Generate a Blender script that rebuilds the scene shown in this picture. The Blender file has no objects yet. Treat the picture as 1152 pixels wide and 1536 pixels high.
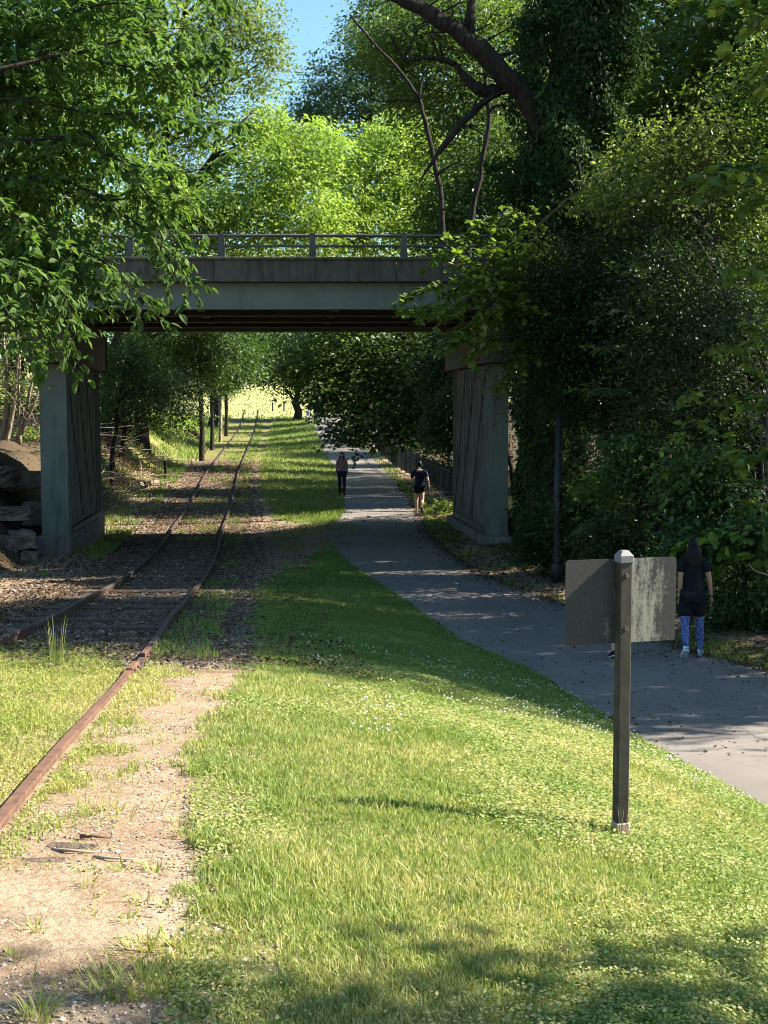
import bpy, math, random
import numpy as np
from mathutils import Vector, Quaternion

random.seed(11)
RNG = np.random.default_rng(11)
SC = bpy.context.scene
COL = SC.collection

# ------------------------------------------------------------------ camera
F = 2000.0
TH = math.atan(158 / F)
CAM = np.array([0.0, 0.0, 3.5])
cT, sT = math.cos(TH), math.sin(TH)


def ray(u, v):
    p = (u - 576) / F
    q = (768 - v) / F
    return np.array([p, cT + q * sT, -sT + q * cT])


def at(u, v, Y):
    d = ray(u, v)
    return CAM + d * (Y / d[1])


# ------------------------------------------------------------------ terrain
def itp(y, pts):
    p = np.array(pts, float)
    return np.interp(y, p[:, 0], p[:, 1])


def smooth_itp(y, pts):
    p = np.array(pts, float)
    y = np.asarray(y, float)
    xs = p[:, 0]
    ys = p[:, 1]
    m = np.gradient(ys, xs)
    i = np.clip(np.searchsorted(xs, y) - 1, 0, len(xs) - 2)
    h = xs[i + 1] - xs[i]
    t = np.clip((y - xs[i]) / h, 0, 1)
    return ((2 * t**3 - 3 * t**2 + 1) * ys[i] + (t**3 - 2 * t**2 + t) * h * m[i]
            + (-2 * t**3 + 3 * t**2) * ys[i + 1] + (t**3 - t**2) * h * m[i + 1])


def sstep(a, b, x):
    t = np.clip((x - a) / (b - a), 0, 1)
    return t * t * (3 - 2 * t)


def XR(y):
    return smooth_itp(y, [(-5, -1.5), (5.86, -2.4), (11.1, -2.9), (13, -3.13), (16, -3.46), (18.2, -3.66), (21, -3.91), (25.3, -4.24), (33, -4.95), (40, -5.7),
                          (46.5, -6.2), (65, -7.9), (87, -9.7), (143, -14.3), (300, -28)])


def GR(y):
    return smooth_itp(y, [(-5, 2.3), (0, 1.98), (5.86, 1.73), (11.1, 1.26), (16.4, .74), (25.3, .12), (33, -.2), (40, -.36),
                          (46.5, -.22), (60, .1), (87, .62), (143, 2.3), (180, 6.2), (260, 12), (400, 15)])


def ZP(y):
    return smooth_itp(y, [(-5, 1.4), (0, 1.2), (6, .85), (10, .45), (14, .1), (18, 0), (30, -.02), (45, -.02), (60, .05),
                          (74, .2), (91, .95), (110, 1.5), (143, 2.4), (180, 6.0), (260, 12), (400, 15)])


def PL(y):
    return itp(y, [(-5, 4.3), (6, 3.26), (10, 2.88), (14.2, 2.5), (17.5, 1.96), (19.7, 1.22), (24.6, .295), (29.2, -.67), (33, -1.28),
                   (35.5, -1.58), (38.5, -1.62), (41.5, -1.42), (44.5, -1.33), (53.8, -1.64), (74, -2.8), (91, -4.35), (120, -6.3), (143, -6.6),
                   (150, -6), (400, -20)])


def PR(y):
    return itp(y, [(-5, 9), (6, 7.4), (10, 6.6), (14.2, 5.9), (17.5, 5.1), (18.7, 4.5), (22.6, 3.66), (24.1, 3.1), (27.5, 2.15), (31.8, 1.62),
                   (36.8, 1.25), (42.4, 1.28), (50, 1.0), (57, .7), (74, -.2), (91, -1.6), (120, -3.4), (143, -3.5), (150, -2), (400, -15)])


def LL(y):   # left edge of the mown lawn
    return itp(y, [(-5, -.5), (4, -.60), (5, -.72), (5.6, -.83), (7, -1.0), (7.7, -1.07), (9, -1.1), (11, -1.2), (13, -1.3), (17, -1.70), (24, -2.3), (29, -2.15), (31.5, -1.6), (33, -.9), (40, -1.0), (42, -2.4), (44, -3.5), (52, -4.7),
                   (75, -7.0), (143, -11.6), (400, -24)])


def terrain(x, y):
    x = np.asarray(x, float)
    y = np.asarray(y, float)
    xr, gr, zp, pl, pr = XR(y), GR(y), ZP(y), PL(y), PR(y)
    a = xr + 1.3
    t = np.clip((x - a) / np.maximum(pl - a, .3), 0, 1)
    z = gr + (zp - gr) * t**(1.55 + .35 * sstep(14, 8, y))
    z = z - .05 * sstep(.0, .25, -(x - pl) / 1.0) * 0 
    # left bank
    k = sstep(25, 31, y)
    amp = itp(y, [(0, .5), (24, .5), (30, 2.0), (33, 2.4), (44, 2.2), (60, 2.3), (120, 1.5), (150, 0), (400, 0)])
    off = itp(y, [(0, 3.0), (28, 3.3), (33, 3.75), (46, 3.4), (60, 2.6), (100, 2.5), (400, 3)])
    wid = itp(y, [(0, 4), (28, 2.2), (45, 1.8), (60, 4), (400, 6)])
    dl = (xr - off) - x
    z = z + amp * sstep(0, 1, dl / wid) + np.clip(dl - wid, 0, 30) * .1 * sstep(150, 120, y)
    z = z + np.clip(dl, 0, 3) * .10 * np.sin(x * 2.3 + y * 1.1) * np.sin(y * 1.7 - x) * k * sstep(120, 60, y)
    # right bank
    dr = x - pr
    z = z + np.where(dr > 0, .10 * np.clip(dr, 0, 40) * sstep(160, 130, y) - .04 * sstep(0, .3, dr), 0)
    z = z + .02 * np.sin(x * 1.9 + 1.3) * np.sin(y * 1.1) * sstep(8, 4, np.abs(x - (pl + pr) / 2) * 0 + 5) * (np.abs(x - (pl + pr) / 2) > (pr - pl) / 2 + .3)
    return z


def tz(x, y):
    return float(terrain(x, y))


def hit(u, v):
    d = ray(u, v)
    Ys = np.concatenate([np.arange(2.5, 60, .05), np.arange(60, 300, .3)])
    P = CAM[None] + d[None] * (Ys / d[1])[:, None]
    below = P[:, 2] < terrain(P[:, 0], P[:, 1])
    i = int(np.argmax(below)) if below.any() else len(Ys) - 1
    return P[i]


# ------------------------------------------------------------------ mesh helpers
def mesh_data(name, V, faces, smooth=False, fattr=None):
    V = np.asarray(V, np.float32)
    faces = [np.asarray(f, np.int32) for f in faces if len(f)]
    me = bpy.data.meshes.new(name)
    me.vertices.add(len(V))
    me.vertices.foreach_set('co', V.ravel())
    idx = np.concatenate([f.ravel() for f in faces])
    cnt = np.concatenate([np.full(len(f), f.shape[1], np.int32) for f in faces])
    st = np.concatenate([[0], np.cumsum(cnt)[:-1]]).astype(np.int32)
    me.loops.add(len(idx))
    me.loops.foreach_set('vertex_index', idx)
    me.polygons.add(len(cnt))
    me.polygons.foreach_set('loop_start', st)
    me.polygons.foreach_set('use_smooth', np.full(len(cnt), bool(smooth)))
    me.update(calc_edges=True)
    return me


class MB:
    """collects boxes, tubes and sheets, and links them as ONE mesh object"""

    def __init__(self):
        self.V = []
        self.F = []
        self.n = 0

    def add(self, V, faces):
        V = np.asarray(V, float)
        for f in faces:
            f = np.asarray(f, int)
            if f.ndim == 1:
                f = f[None]
            self.F.append(f + self.n)
        self.V.append(V)
        self.n += len(V)
        return self

    def box(self, lo, hi, bevel=0.0, shear=0.0):
        """box lo..hi; shear moves x by shear*(y-lo_y)"""
        lo = np.array(lo, float)
        hi = np.array(hi, float)
        if bevel <= 0:
            V = np.array([[x, y, z] for x in (lo[0], hi[0]) for y in (lo[1], hi[1]) for z in (lo[2], hi[2])])
            Fc = [[0, 1, 3, 2], [4, 6, 7, 5], [0, 4, 5, 1], [2, 3, 7, 6], [0, 2, 6, 4], [1, 5, 7, 3]]
            fs = [np.array(Fc)]
        else:
            b = min(bevel, .45 * float(np.min(hi - lo)))
            V = []
            ids = {}
            c = (lo + hi) / 2
            for sx in (0, 1):
                for sy in (0, 1):
                    for sz in (0, 1):
                        for ax in range(3):
                            p = np.array([hi[0] if sx else lo[0], hi[1] if sy else lo[1], hi[2] if sz else lo[2]], float)
                            for k in range(3):
                                if k != ax:
                                    p[k] += b if not (sx, sy, sz)[k] else -b
                            ids[(sx, sy, sz, ax)] = len(V)
                            V.append(p)
            V = np.array(V)
            quads = []
            tris = []
            for ax in range(3):
                o = [k for k in range(3) if k != ax]
                for s in (0, 1):
                    q = []
                    for (a, bb) in ((0, 0), (1, 0), (1, 1), (0, 1)):
                        key = [0, 0, 0]
                        key[ax] = s
                        key[o[0]] = a
                        key[o[1]] = bb
                        q.append(ids[(*key, ax)])
                    flip = (s == 0) ^ (ax == 1)
                    quads.append(q[::-1] if flip else q)
                for a in (0, 1):
                    for bb in (0, 1):
                        k0 = [0, 0, 0]
                        k1 = [0, 0, 0]
                        k0[o[0]] = k1[o[0]] = a
                        k0[o[1]] = k1[o[1]] = bb
                        k1[ax] = 1
                        q = [ids[(*k0, o[0])], ids[(*k1, o[0])], ids[(*k1, o[1])], ids[(*k0, o[1])]]
                        P = V[q]
                        nrm = np.cross(P[1] - P[0], P[2] - P[0])
                        if np.dot(nrm, P.mean(0) - c) < 0:
                            q = q[::-1]
                        quads.append(q)
            for sx in (0, 1):
                for sy in (0, 1):
                    for sz in (0, 1):
                        t = [ids[(sx, sy, sz, a)] for a in range(3)]
                        P = V[t]
                        if np.dot(np.cross(P[1] - P[0], P[2] - P[0]), P.mean(0) - c) < 0:
                            t = t[::-1]
                        tris.append(t)
            fs = [np.array(quads), np.array(tris)]
        if shear:
            V = V.copy()
            V[:, 0] += shear * (V[:, 1] - lo[1])
        return self.add(V, fs)

    def tube(self, pts, rad, seg=8, cap=True):
        pts = np.asarray(pts, float)
        n = len(pts)
        rad = np.broadcast_to(np.asarray(rad, float), (n,))
        T = np.gradient(pts, axis=0)
        T /= np.maximum(np.linalg.norm(T, axis=1, keepdims=True), 1e-9)
        ref = np.array([0, 0, 1.0]) if abs(T[0][2]) < .9 else np.array([1.0, 0, 0])
        V = []
        u = np.cross(T[0], ref)
        u /= np.linalg.norm(u)
        an = np.arange(seg) / seg * 2 * np.pi
        for i in range(n):
            u = u - T[i] * np.dot(u, T[i])
            u /= max(np.linalg.norm(u), 1e-9)
            w = np.cross(T[i], u)
            V.append(pts[i] + rad[i] * (np.cos(an)[:, None] * u + np.sin(an)[:, None] * w))
        V = np.concatenate(V)
        a = np.arange(seg)
        b = (a + 1) % seg
        q = np.concatenate([np.stack([i * seg + a, i * seg + b, (i + 1) * seg + b, (i + 1) * seg + a], 1) for i in range(n - 1)])
        fs = [q]
        if cap:
            fs += [np.arange(seg)[::-1][None], (np.arange(seg) + (n - 1) * seg)[None]]
        return self.add(V, fs)

    def profile(self, prof, pts, cap=True):
        """sweep a closed (x, z) profile along pts (x right of the direction, z up)"""
        pts = np.asarray(pts, float)
        prof = np.asarray(prof, float)
        n, k = len(pts), len(prof)
        T = np.gradient(pts, axis=0)
        T[:, 2] = 0
        T /= np.linalg.norm(T, axis=1, keepdims=True)
        R = np.stack([T[:, 1], -T[:, 0], np.zeros(n)], 1)
        V = (pts[:, None, :] + R[:, None, :] * prof[None, :, 0, None] + np.array([0, 0, 1.0]) * prof[None, :, 1, None]).reshape(-1, 3)
        a = np.arange(k)
        b = (a + 1) % k
        q = np.concatenate([np.stack([i * k + a, i * k + b, (i + 1) * k + b, (i + 1) * k + a], 1) for i in range(n - 1)])
        fs = [q]
        if cap:
            fs += [np.arange(k)[::-1][None], (np.arange(k) + (n - 1) * k)[None]]
        return self.add(V, fs)

    def build(self, name, mat, parent=None, smooth=False, base=None):
        V = np.concatenate(self.V)
        if base is not None:
            V = V - np.asarray(base, float)
        by = {}
        for f in self.F:
            by.setdefault(f.shape[1], []).append(f)
        me = mesh_data(name, V, [np.concatenate(v) for v in by.values()], smooth)
        return link(name, me, mat, parent)


def link(name, me, mat, parent=None):
    o = bpy.data.objects.new(name, me)
    if mat is not None and not me.materials:
        me.materials.append(mat)
    COL.objects.link(o)
    if parent is not None:
        o.parent = parent
    return o


def tag(o, label=None, cat=None, group=None, kind=None):
    if label:
        o['label'] = label
    if cat:
        o['category'] = cat
    if group:
        o['group'] = group
    if kind:
        o['kind'] = kind
    return o


def thing(name, label, cat, loc=(0, 0, 0), rz=0.0, group=None):
    o = bpy.data.objects.new(name, None)
    COL.objects.link(o)
    o.empty_display_size = .2
    o.location = [float(c) for c in loc]
    o.rotation_euler = (0, 0, rz)
    return tag(o, label, cat, group)


def copy_tree(o, loc, rz, scale, label, group=None):
    r = o.copy()
    COL.objects.link(r)
    r.location = [float(c) for c in loc]
    r.rotation_euler = (0, 0, rz)
    r.scale = (scale,) * 3
    r['label'] = label
    if group:
        r['group'] = group
    for ch in list(o.children):
        c = ch.copy()
        COL.objects.link(c)
        c.parent = r
    return r


# ------------------------------------------------------------------ materials
def newmat(name):
    m = bpy.data.materials.new(name)
    m.use_nodes = True
    nt = m.node_tree
    for n in list(nt.nodes):
        nt.nodes.remove(n)
    out = nt.nodes.new('ShaderNodeOutputMaterial')
    return m, nt, out


def N(nt, t, **kw):
    n = nt.nodes.new(t)
    for k, v in kw.items():
        if k.startswith('i_'):
            n.inputs[k[2:].replace('_', ' ')].default_value = v
        else:
            setattr(n, k, v)
    return n


def coords(nt, scale=(1, 1, 1), obj=False):
    if obj:
        tc = N(nt, 'ShaderNodeTexCoord')
        src = tc.outputs['Object']
    else:
        g = N(nt, 'ShaderNodeNewGeometry')
        src = g.outputs['Position']
    mp = N(nt, 'ShaderNodeMapping')
    mp.inputs['Scale'].default_value = scale
    nt.links.new(src, mp.inputs['Vector'])
    return mp.outputs['Vector']


def noise(nt, vec, scale, detail=4, rough=.55):
    n = N(nt, 'ShaderNodeTexNoise')
    n.inputs['Scale'].default_value = scale
    n.inputs['Detail'].default_value = detail
    n.inputs['Roughness'].default_value = rough
    nt.links.new(vec, n.inputs['Vector'])
    return n.outputs['Fac']


def ramp(nt, fac, stops, interp='LINEAR'):
    r = N(nt, 'ShaderNodeValToRGB')
    cr = r.color_ramp
    cr.interpolation = interp
    while len(cr.elements) < len(stops):
        cr.elements.new(.5)
    for e, (p, c) in zip(cr.elements, stops):
        e.position = p
        e.color = (*c, 1) if len(c) == 3 else c
    nt.links.new(fac, r.inputs['Fac'])
    return r.outputs['Color']


def mixc(nt, fac, a, b, blend='MIX'):
    m = N(nt, 'ShaderNodeMix', data_type='RGBA', blend_type=blend)
    for s, v in ((m.inputs[0], fac), (m.inputs[6], a), (m.inputs[7], b)):
        if isinstance(v, (int, float)):
            s.default_value = v
        elif isinstance(v, tuple):
            s.default_value = (*v, 1) if len(v) == 3 else v
        else:
            nt.links.new(v, s)
    return m.outputs[2]


def mathn(nt, op, a, b=None):
    m = N(nt, 'ShaderNodeMath', operation=op)
    for s, v in ((m.inputs[0], a), (m.inputs[1], b)):
        if v is None:
            continue
        if isinstance(v, (int, float)):
            s.default_value = v
        else:
            nt.links.new(v, s)
    return m.outputs[0]


def bump(nt, h, strength, dist):
    b = N(nt, 'ShaderNodeBump')
    b.inputs['Strength'].default_value = strength
    b.inputs['Distance'].default_value = dist
    nt.links.new(h, b.inputs['Height'])
    return b.outputs['Normal']


def bsdf(nt, out, col, rough=.7, spec=.3, normal=None, metal=0.0):
    p = N(nt, 'ShaderNodeBsdfPrincipled')
    if isinstance(col, tuple):
        p.inputs['Base Color'].default_value = (*col, 1)
    else:
        nt.links.new(col, p.inputs['Base Color'])
    if isinstance(rough, (int, float)):
        p.inputs['Roughness'].default_value = rough
    else:
        nt.links.new(rough, p.inputs['Roughness'])
    p.inputs['Specular IOR Level'].default_value = spec
    p.inputs['Metallic'].default_value = metal
    if normal is not None:
        nt.links.new(normal, p.inputs['Normal'])
    nt.links.new(p.outputs[0], out.inputs['Surface'])
    return p


def leaf_mat(name, c1, c2, c3=None, trans=.4, big=.35, rough=.45, spec=.35, tr_gain=(1.45, 1.5, .8)):
    """leaves: each leaf its own tint, larger drifts of colour through the crown, light coming through"""
    m, nt, out = newmat(name)
    g = N(nt, 'ShaderNodeNewGeometry')
    stops = [(0, c1), (1, c2)] if c3 is None else [(0, c1), (.7, c2), (1, c3)]
    col = ramp(nt, g.outputs['Random Per Island'], stops)
    nz = noise(nt, coords(nt), big, 2)
    col = mixc(nt, 1.0, col, ramp(nt, nz, [(.3, (.68, .72, .7)), (.7, (1.25, 1.2, 1.1))]), 'MULTIPLY')
    p = N(nt, 'ShaderNodeBsdfPrincipled')
    nt.links.new(col, p.inputs['Base Color'])
    p.inputs['Roughness'].default_value = rough
    p.inputs['Specular IOR Level'].default_value = spec
    t = N(nt, 'ShaderNodeBsdfTranslucent')
    nt.links.new(mixc(nt, 1.0, col, tr_gain, 'MULTIPLY'), t.inputs['Color'])
    mx = N(nt, 'ShaderNodeMixShader')
    mx.inputs[0].default_value = trans
    nt.links.new(p.outputs[0], mx.inputs[1])
    nt.links.new(t.outputs[0], mx.inputs[2])
    nt.links.new(mx.outputs[0], out.inputs['Surface'])
    return m


def bark_mat(name, a, b, scale=(6, 6, 1.2)):
    m, nt, out = newmat(name)
    v = coords(nt, scale)
    n1 = noise(nt, v, 2.2, 6, .65)
    col = ramp(nt, n1, [(.3, a), (.7, b)])
    bsdf(nt, out, col, .9, .15, bump(nt, n1, 1.0, .11))
    return m


def mottled(name, a, b, scale=3.0, rough=.8, spec=.25, bump_s=.3, bump_d=.01, detail=6, stretch=(1, 1, 1), streak=None, metal=0.0):
    m, nt, out = newmat(name)
    v = coords(nt, stretch)
    n1 = noise(nt, v, scale, detail, .6)
    col = ramp(nt, n1, [(.3, a), (.72, b)])
    if streak:
        v2 = coords(nt, (1, 1, .12))
        n2 = noise(nt, v2, streak[0], 5, .6)
        col = mixc(nt, ramp(nt, n2, [(streak[2], (0, 0, 0)), (streak[3], (1, 1, 1))]), col, streak[1])
    bsdf(nt, out, col, rough, spec, bump(nt, n1, bump_s, bump_d), metal)
    return m


M = {}
M['bark_dark'] = bark_mat('bark_dark', (.012, .010, .008), (.062, .05, .04))
M['bark_grey'] = bark_mat('bark_grey', (.05, .043, .036), (.17, .145, .12))
M['bark_pale'] = bark_mat('bark_pale', (.16, .12, .085), (.42, .33, .24))
M['twig'] = bark_mat('twig', (.06, .045, .035), (.2, .15, .11))

# ground ------------------------------------------------------------
gm, nt, out = newmat('ground')
vec = coords(nt)
nbig = noise(nt, vec, .8, 3)
nmid = noise(nt, vec, 3.5, 4)
nfine = noise(nt, vec, 26, 5, .7)
nxf = noise(nt, vec, 90, 3, .7)


def attr(nt, n):
    a = N(nt, 'ShaderNodeAttribute')
    a.attribute_name = n
    return a.outputs['Fac']


def mask(nt, name, amount=.55):
    s = mathn(nt, 'ADD', attr(nt, name), mathn(nt, 'MULTIPLY', mathn(nt, 'SUBTRACT', nmid, .5), amount))
    s = mathn(nt, 'ADD', s, mathn(nt, 'MULTIPLY', mathn(nt, 'SUBTRACT', nfine, .5), amount * .8))
    return ramp(nt, s, [(.42, (0, 0, 0)), (.58, (1, 1, 1))])


dirt = mixc(nt, ramp(nt, nmid, [(.35, (0, 0, 0)), (.65, (1, 1, 1))]), (.225, .158, .105), (.30, .232, .165))
vor = N(nt, 'ShaderNodeTexVoronoi')
vor.inputs['Scale'].default_value = 55
nt.links.new(vec, vor.inputs['Vector'])
peb = ramp(nt, vor.outputs['Color'], [(.2, (.55, .52, .5)), (.8, (1.25, 1.2, 1.12))])
dirt = mixc(nt, .55, dirt, mixc(nt, 1.0, dirt, peb, 'MULTIPLY'))
vor2 = N(nt, 'ShaderNodeTexVoronoi')
vor2.inputs['Scale'].default_value = 22
nt.links.new(vec, vor2.inputs['Vector'])
ball = mixc(nt, 1.0, (.13, .092, .066), ramp(nt, vor2.outputs['Color'], [(.1, (.45, .42, .4)), (.9, (1.6, 1.5, 1.4))]), 'MULTIPLY')
ball = mixc(nt, ramp(nt, nmid, [(.4, (0, 0, 0)), (.7, (.5, .5, .5))]), ball, (.14, .085, .055))
litter = ramp(nt, nfine, [(.3, (.035, .028, .018)), (.55, (.08, .058, .036)), (.75, (.15, .105, .07))])
lawn = ramp(nt, nfine, [(.3, (.10, .095, .035)), (.7, (.20, .2, .06))])
meadow = ramp(nt, nmid, [(.3, (.22, .24, .08)), (.7, (.32, .31, .13))])
c = mixc(nt, mask(nt, 'm_litter'), dirt, litter)
c = mixc(nt, mask(nt, 'm_ballast'), c, ball)
c = mixc(nt, mask(nt, 'm_lawn'), c, lawn)
c = mixc(nt, mask(nt, 'm_meadow', .2), c, meadow)
hh = mathn(nt, 'ADD', mathn(nt, 'MULTIPLY', nfine, .6), mathn(nt, 'MULTIPLY', nxf, .4))
bsdf(nt, out, c, .95, .1, bump(nt, hh, .7, .03))
M['ground'] = gm

# path -----------------------------------------------------------------
m, nt, out = newmat('asphalt')
v = coords(nt)
n1 = noise(nt, v, .7, 4)
n2 = noise(nt, v, 120, 3, .8)
n3 = noise(nt, v, 9, 6, .75)
col = ramp(nt, n1, [(.3, (.145, .128, .114)), (.5, (.175, .155, .139)), (.7, (.205, .182, .163))])
col = mixc(nt, 1.0, col, ramp(nt, n2, [(.25, (.66, .66, .66)), (.75, (1.34, 1.33, 1.32))]), 'MULTIPLY')
col = mixc(nt, ramp(nt, n3, [(.55, (0, 0, 0)), (.72, (.6, .6, .6))]), col, (.075, .06, .048))
wv = N(nt, 'ShaderNodeTexNoise')
wv.inputs['Scale'].default_value = 1.6
nt.links.new(v, wv.inputs['Vector'])
vv = mixc(nt, .35, v, wv.outputs['Color'])
vo = N(nt, 'ShaderNodeTexVoronoi', feature='DISTANCE_TO_EDGE')
vo.inputs['Scale'].default_value = .75
nt.links.new(vv, vo.inputs['Vector'])
crack = mathn(nt, 'MULTIPLY', ramp(nt, vo.outputs['Distance'], [(.004, (1, 1, 1)), (.012, (0, 0, 0))]), ramp(nt, n1, [(.45, (0, 0, 0)), (.6, (1, 1, 1))]))
col = mixc(nt, mathn(nt, 'MULTIPLY', crack, .4), col, (.03, .026, .022))
bsdf(nt, out, col, .88, .2, bump(nt, mathn(nt, 'SUBTRACT', n2, crack), .7, .008))
M['asphalt'] = m

# bridge ---------------------------------------------------------------
M['green_paint'] = mottled('green_paint', (.135, .163, .130), (.18, .207, .168), 2.0, .55, .35, .08, .004, streak=(3.5, (.07, .08, .06), .55, .8))
M['column_paint'] = mottled('column_paint', (.12, .138, .11), (.16, .18, .147), 2.0, .6, .3, .1, .004, streak=(5, (.05, .055, .042), .5, .8))
M['concrete'] = mottled('weathered_concrete', (.085, .074, .058), (.14, .122, .098), 2.6, .9, .2, .6, .015, streak=(6.5, (.035, .031, .025), .46, .78))
M['footing'] = mottled('footing_concrete', (.11, .1, .088), (.22, .2, .175), 2.5, .92, .15, .5, .012, streak=(4.0, (.05, .045, .036), .48, .75))
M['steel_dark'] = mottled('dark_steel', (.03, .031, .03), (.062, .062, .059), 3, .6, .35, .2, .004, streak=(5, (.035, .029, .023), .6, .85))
M['sheet'] = mottled('corrugated_sheet', (.10, .098, .09), (.165, .16, .148), 2.5, .6, .3, .1, .003, streak=(7, (.045, .036, .028), .45, .7))
M['cap_steel'] = mottled('cap_beam_steel', (.06, .042, .032), (.105, .08, .064), 3, .7, .25, .2, .004, streak=(6, (.03, .024, .02), .5, .75))
M['galv'] = mottled('grey_rail_pipe', (.06, .056, .048), (.11, .104, .088), 5, .6, .4, .1, .002)
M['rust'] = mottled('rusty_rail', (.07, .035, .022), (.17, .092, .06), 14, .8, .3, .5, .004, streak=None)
M['rust_shaded'] = mottled('shaded_rust', (.035, .024, .019), (.10, .062, .045), 12, .8, .3, .5, .004)  # darker copy of the rail rust, shade on the rails put into the colour
M['sleeper'] = mottled('old_timber', (.045, .035, .028), (.14, .11, .085), 6, .95, .1, .6, .01, stretch=(1, 6, 6))
M['rock'] = mottled('cut_rock', (.10, .078, .058), (.30, .235, .175), 3.4, .95, .15, .9, .05)
M['black_iron'] = mottled('black_iron', (.008, .008, .009), (.02, .02, .02), 4, .5, .4, .1, .003)
M['dead_wood'] = mottled('dead_wood', (.2, .15, .11), (.42, .35, .28), 8, .9, .15, .5, .006, stretch=(1, 1, 1))
M['white_paint'] = mottled('white_paint', (.6, .6, .58), (.75, .75, .73), 3, .6, .3, .05, .002)

# sign -----------------------------------------------------------------
m, nt, out = newmat('sign_back')
v = coords(nt, (1, 1, .16), obj=True)
n1 = noise(nt, v, 26, 6, .68)
vv = coords(nt, obj=True)
n2 = noise(nt, vv, 4.5, 3, .5)
n3 = noise(nt, vv, 55, 4, .7)
sx = N(nt, 'ShaderNodeSeparateXYZ')
nt.links.new(vv, sx.inputs[0])
# lichen: heavier on one half of the panel and along its lower edge
zone = ramp(nt, mathn(nt, 'ADD', sx.outputs['X'], .5), [(.36, (.0,) * 3), (.5, (.2,) * 3), (.535, (1,) * 3), (.63, (1,) * 3), (.74, (.12,) * 3)])
low = ramp(nt, mathn(nt, 'ADD', sx.outputs['Z'], .5), [(.28, (.22,) * 3), (.42, (.0,) * 3)])
s = mathn(nt, 'ADD', mathn(nt, 'MULTIPLY', n1, .62), mathn(nt, 'MULTIPLY', n3, .3))
s = mathn(nt, 'ADD', s, mathn(nt, 'MULTIPLY', mathn(nt, 'ADD', zone, low), .20))
s = mathn(nt, 'ADD', s, mathn(nt, 'MULTIPLY', mathn(nt, 'SUBTRACT', n2, .5), .22))
lich = ramp(nt, s, [(.58, (0, 0, 0)), (.72, (1, 1, 1))])
col = mixc(nt, lich, ramp(nt, n3, [(.3, (.04, .037, .036)), (.7, (.062, .058, .057))]), (.27, .26, .205))
dark = ramp(nt, n1, [(.55, (0, 0, 0)), (.75, (.6, .6, .6))])
col = mixc(nt, mathn(nt, 'MULTIPLY', dark, .5), col, (.028, .025, .022))
bsdf(nt, out, col, .75, .2, bump(nt, n3, .2, .002))
M['sign_back'] = m
M['post'] = mottled('sign_post_paint', (.022, .019, .016), (.065, .055, .043), 9, .75, .25, .3, .003, streak=(30, (.16, .14, .1), .6, .85))
M['post_cap'] = mottled('post_cap', (.13, .125, .13), (.19, .18, .19), 8, .6, .3, .1, .002)
M['post_foot'] = mottled('post_foot', (.42, .30, .2), (.55, .42, .3), 14, .9, .15, .3, .004)

# leaves ------------------------------------------------------------------
M['leaf_fore'] = leaf_mat('leaf_fore', (.06, .115, .027), (.095, .165, .038), (.145, .22, .05), .45, rough=.6, spec=.2)
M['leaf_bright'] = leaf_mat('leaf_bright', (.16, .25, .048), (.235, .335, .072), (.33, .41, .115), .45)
M['leaf_olive'] = leaf_mat('leaf_olive', (.10, .14, .035), (.155, .205, .05), (.22, .265, .07), .45)
M['leaf_mid'] = leaf_mat('leaf_mid', (.055, .095, .022), (.095, .15, .032), (.145, .21, .05), .42)
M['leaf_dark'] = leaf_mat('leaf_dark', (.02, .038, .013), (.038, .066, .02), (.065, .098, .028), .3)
M['leaf_maple'] = leaf_mat('leaf_maple', (.08, .13, .025), (.14, .21, .04), (.21, .29, .06), .45)
M['leaf_ivy'] = leaf_mat('leaf_ivy', (.018, .042, .013), (.04, .08, .022), (.075, .12, .035), .25, rough=.7, spec=.15)
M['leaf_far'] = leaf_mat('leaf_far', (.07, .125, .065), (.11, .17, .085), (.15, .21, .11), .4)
M['leaf_dry'] = leaf_mat('leaf_dry', (.12, .08, .05), (.24, .165, .105), (.36, .26, .17), .2)
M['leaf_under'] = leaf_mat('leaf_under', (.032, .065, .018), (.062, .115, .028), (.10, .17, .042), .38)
M['leaf_litter'] = leaf_mat('leaf_litter', (.045, .03, .018), (.10, .064, .04), (.19, .13, .085), .1, rough=.8, spec=.1)


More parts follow.
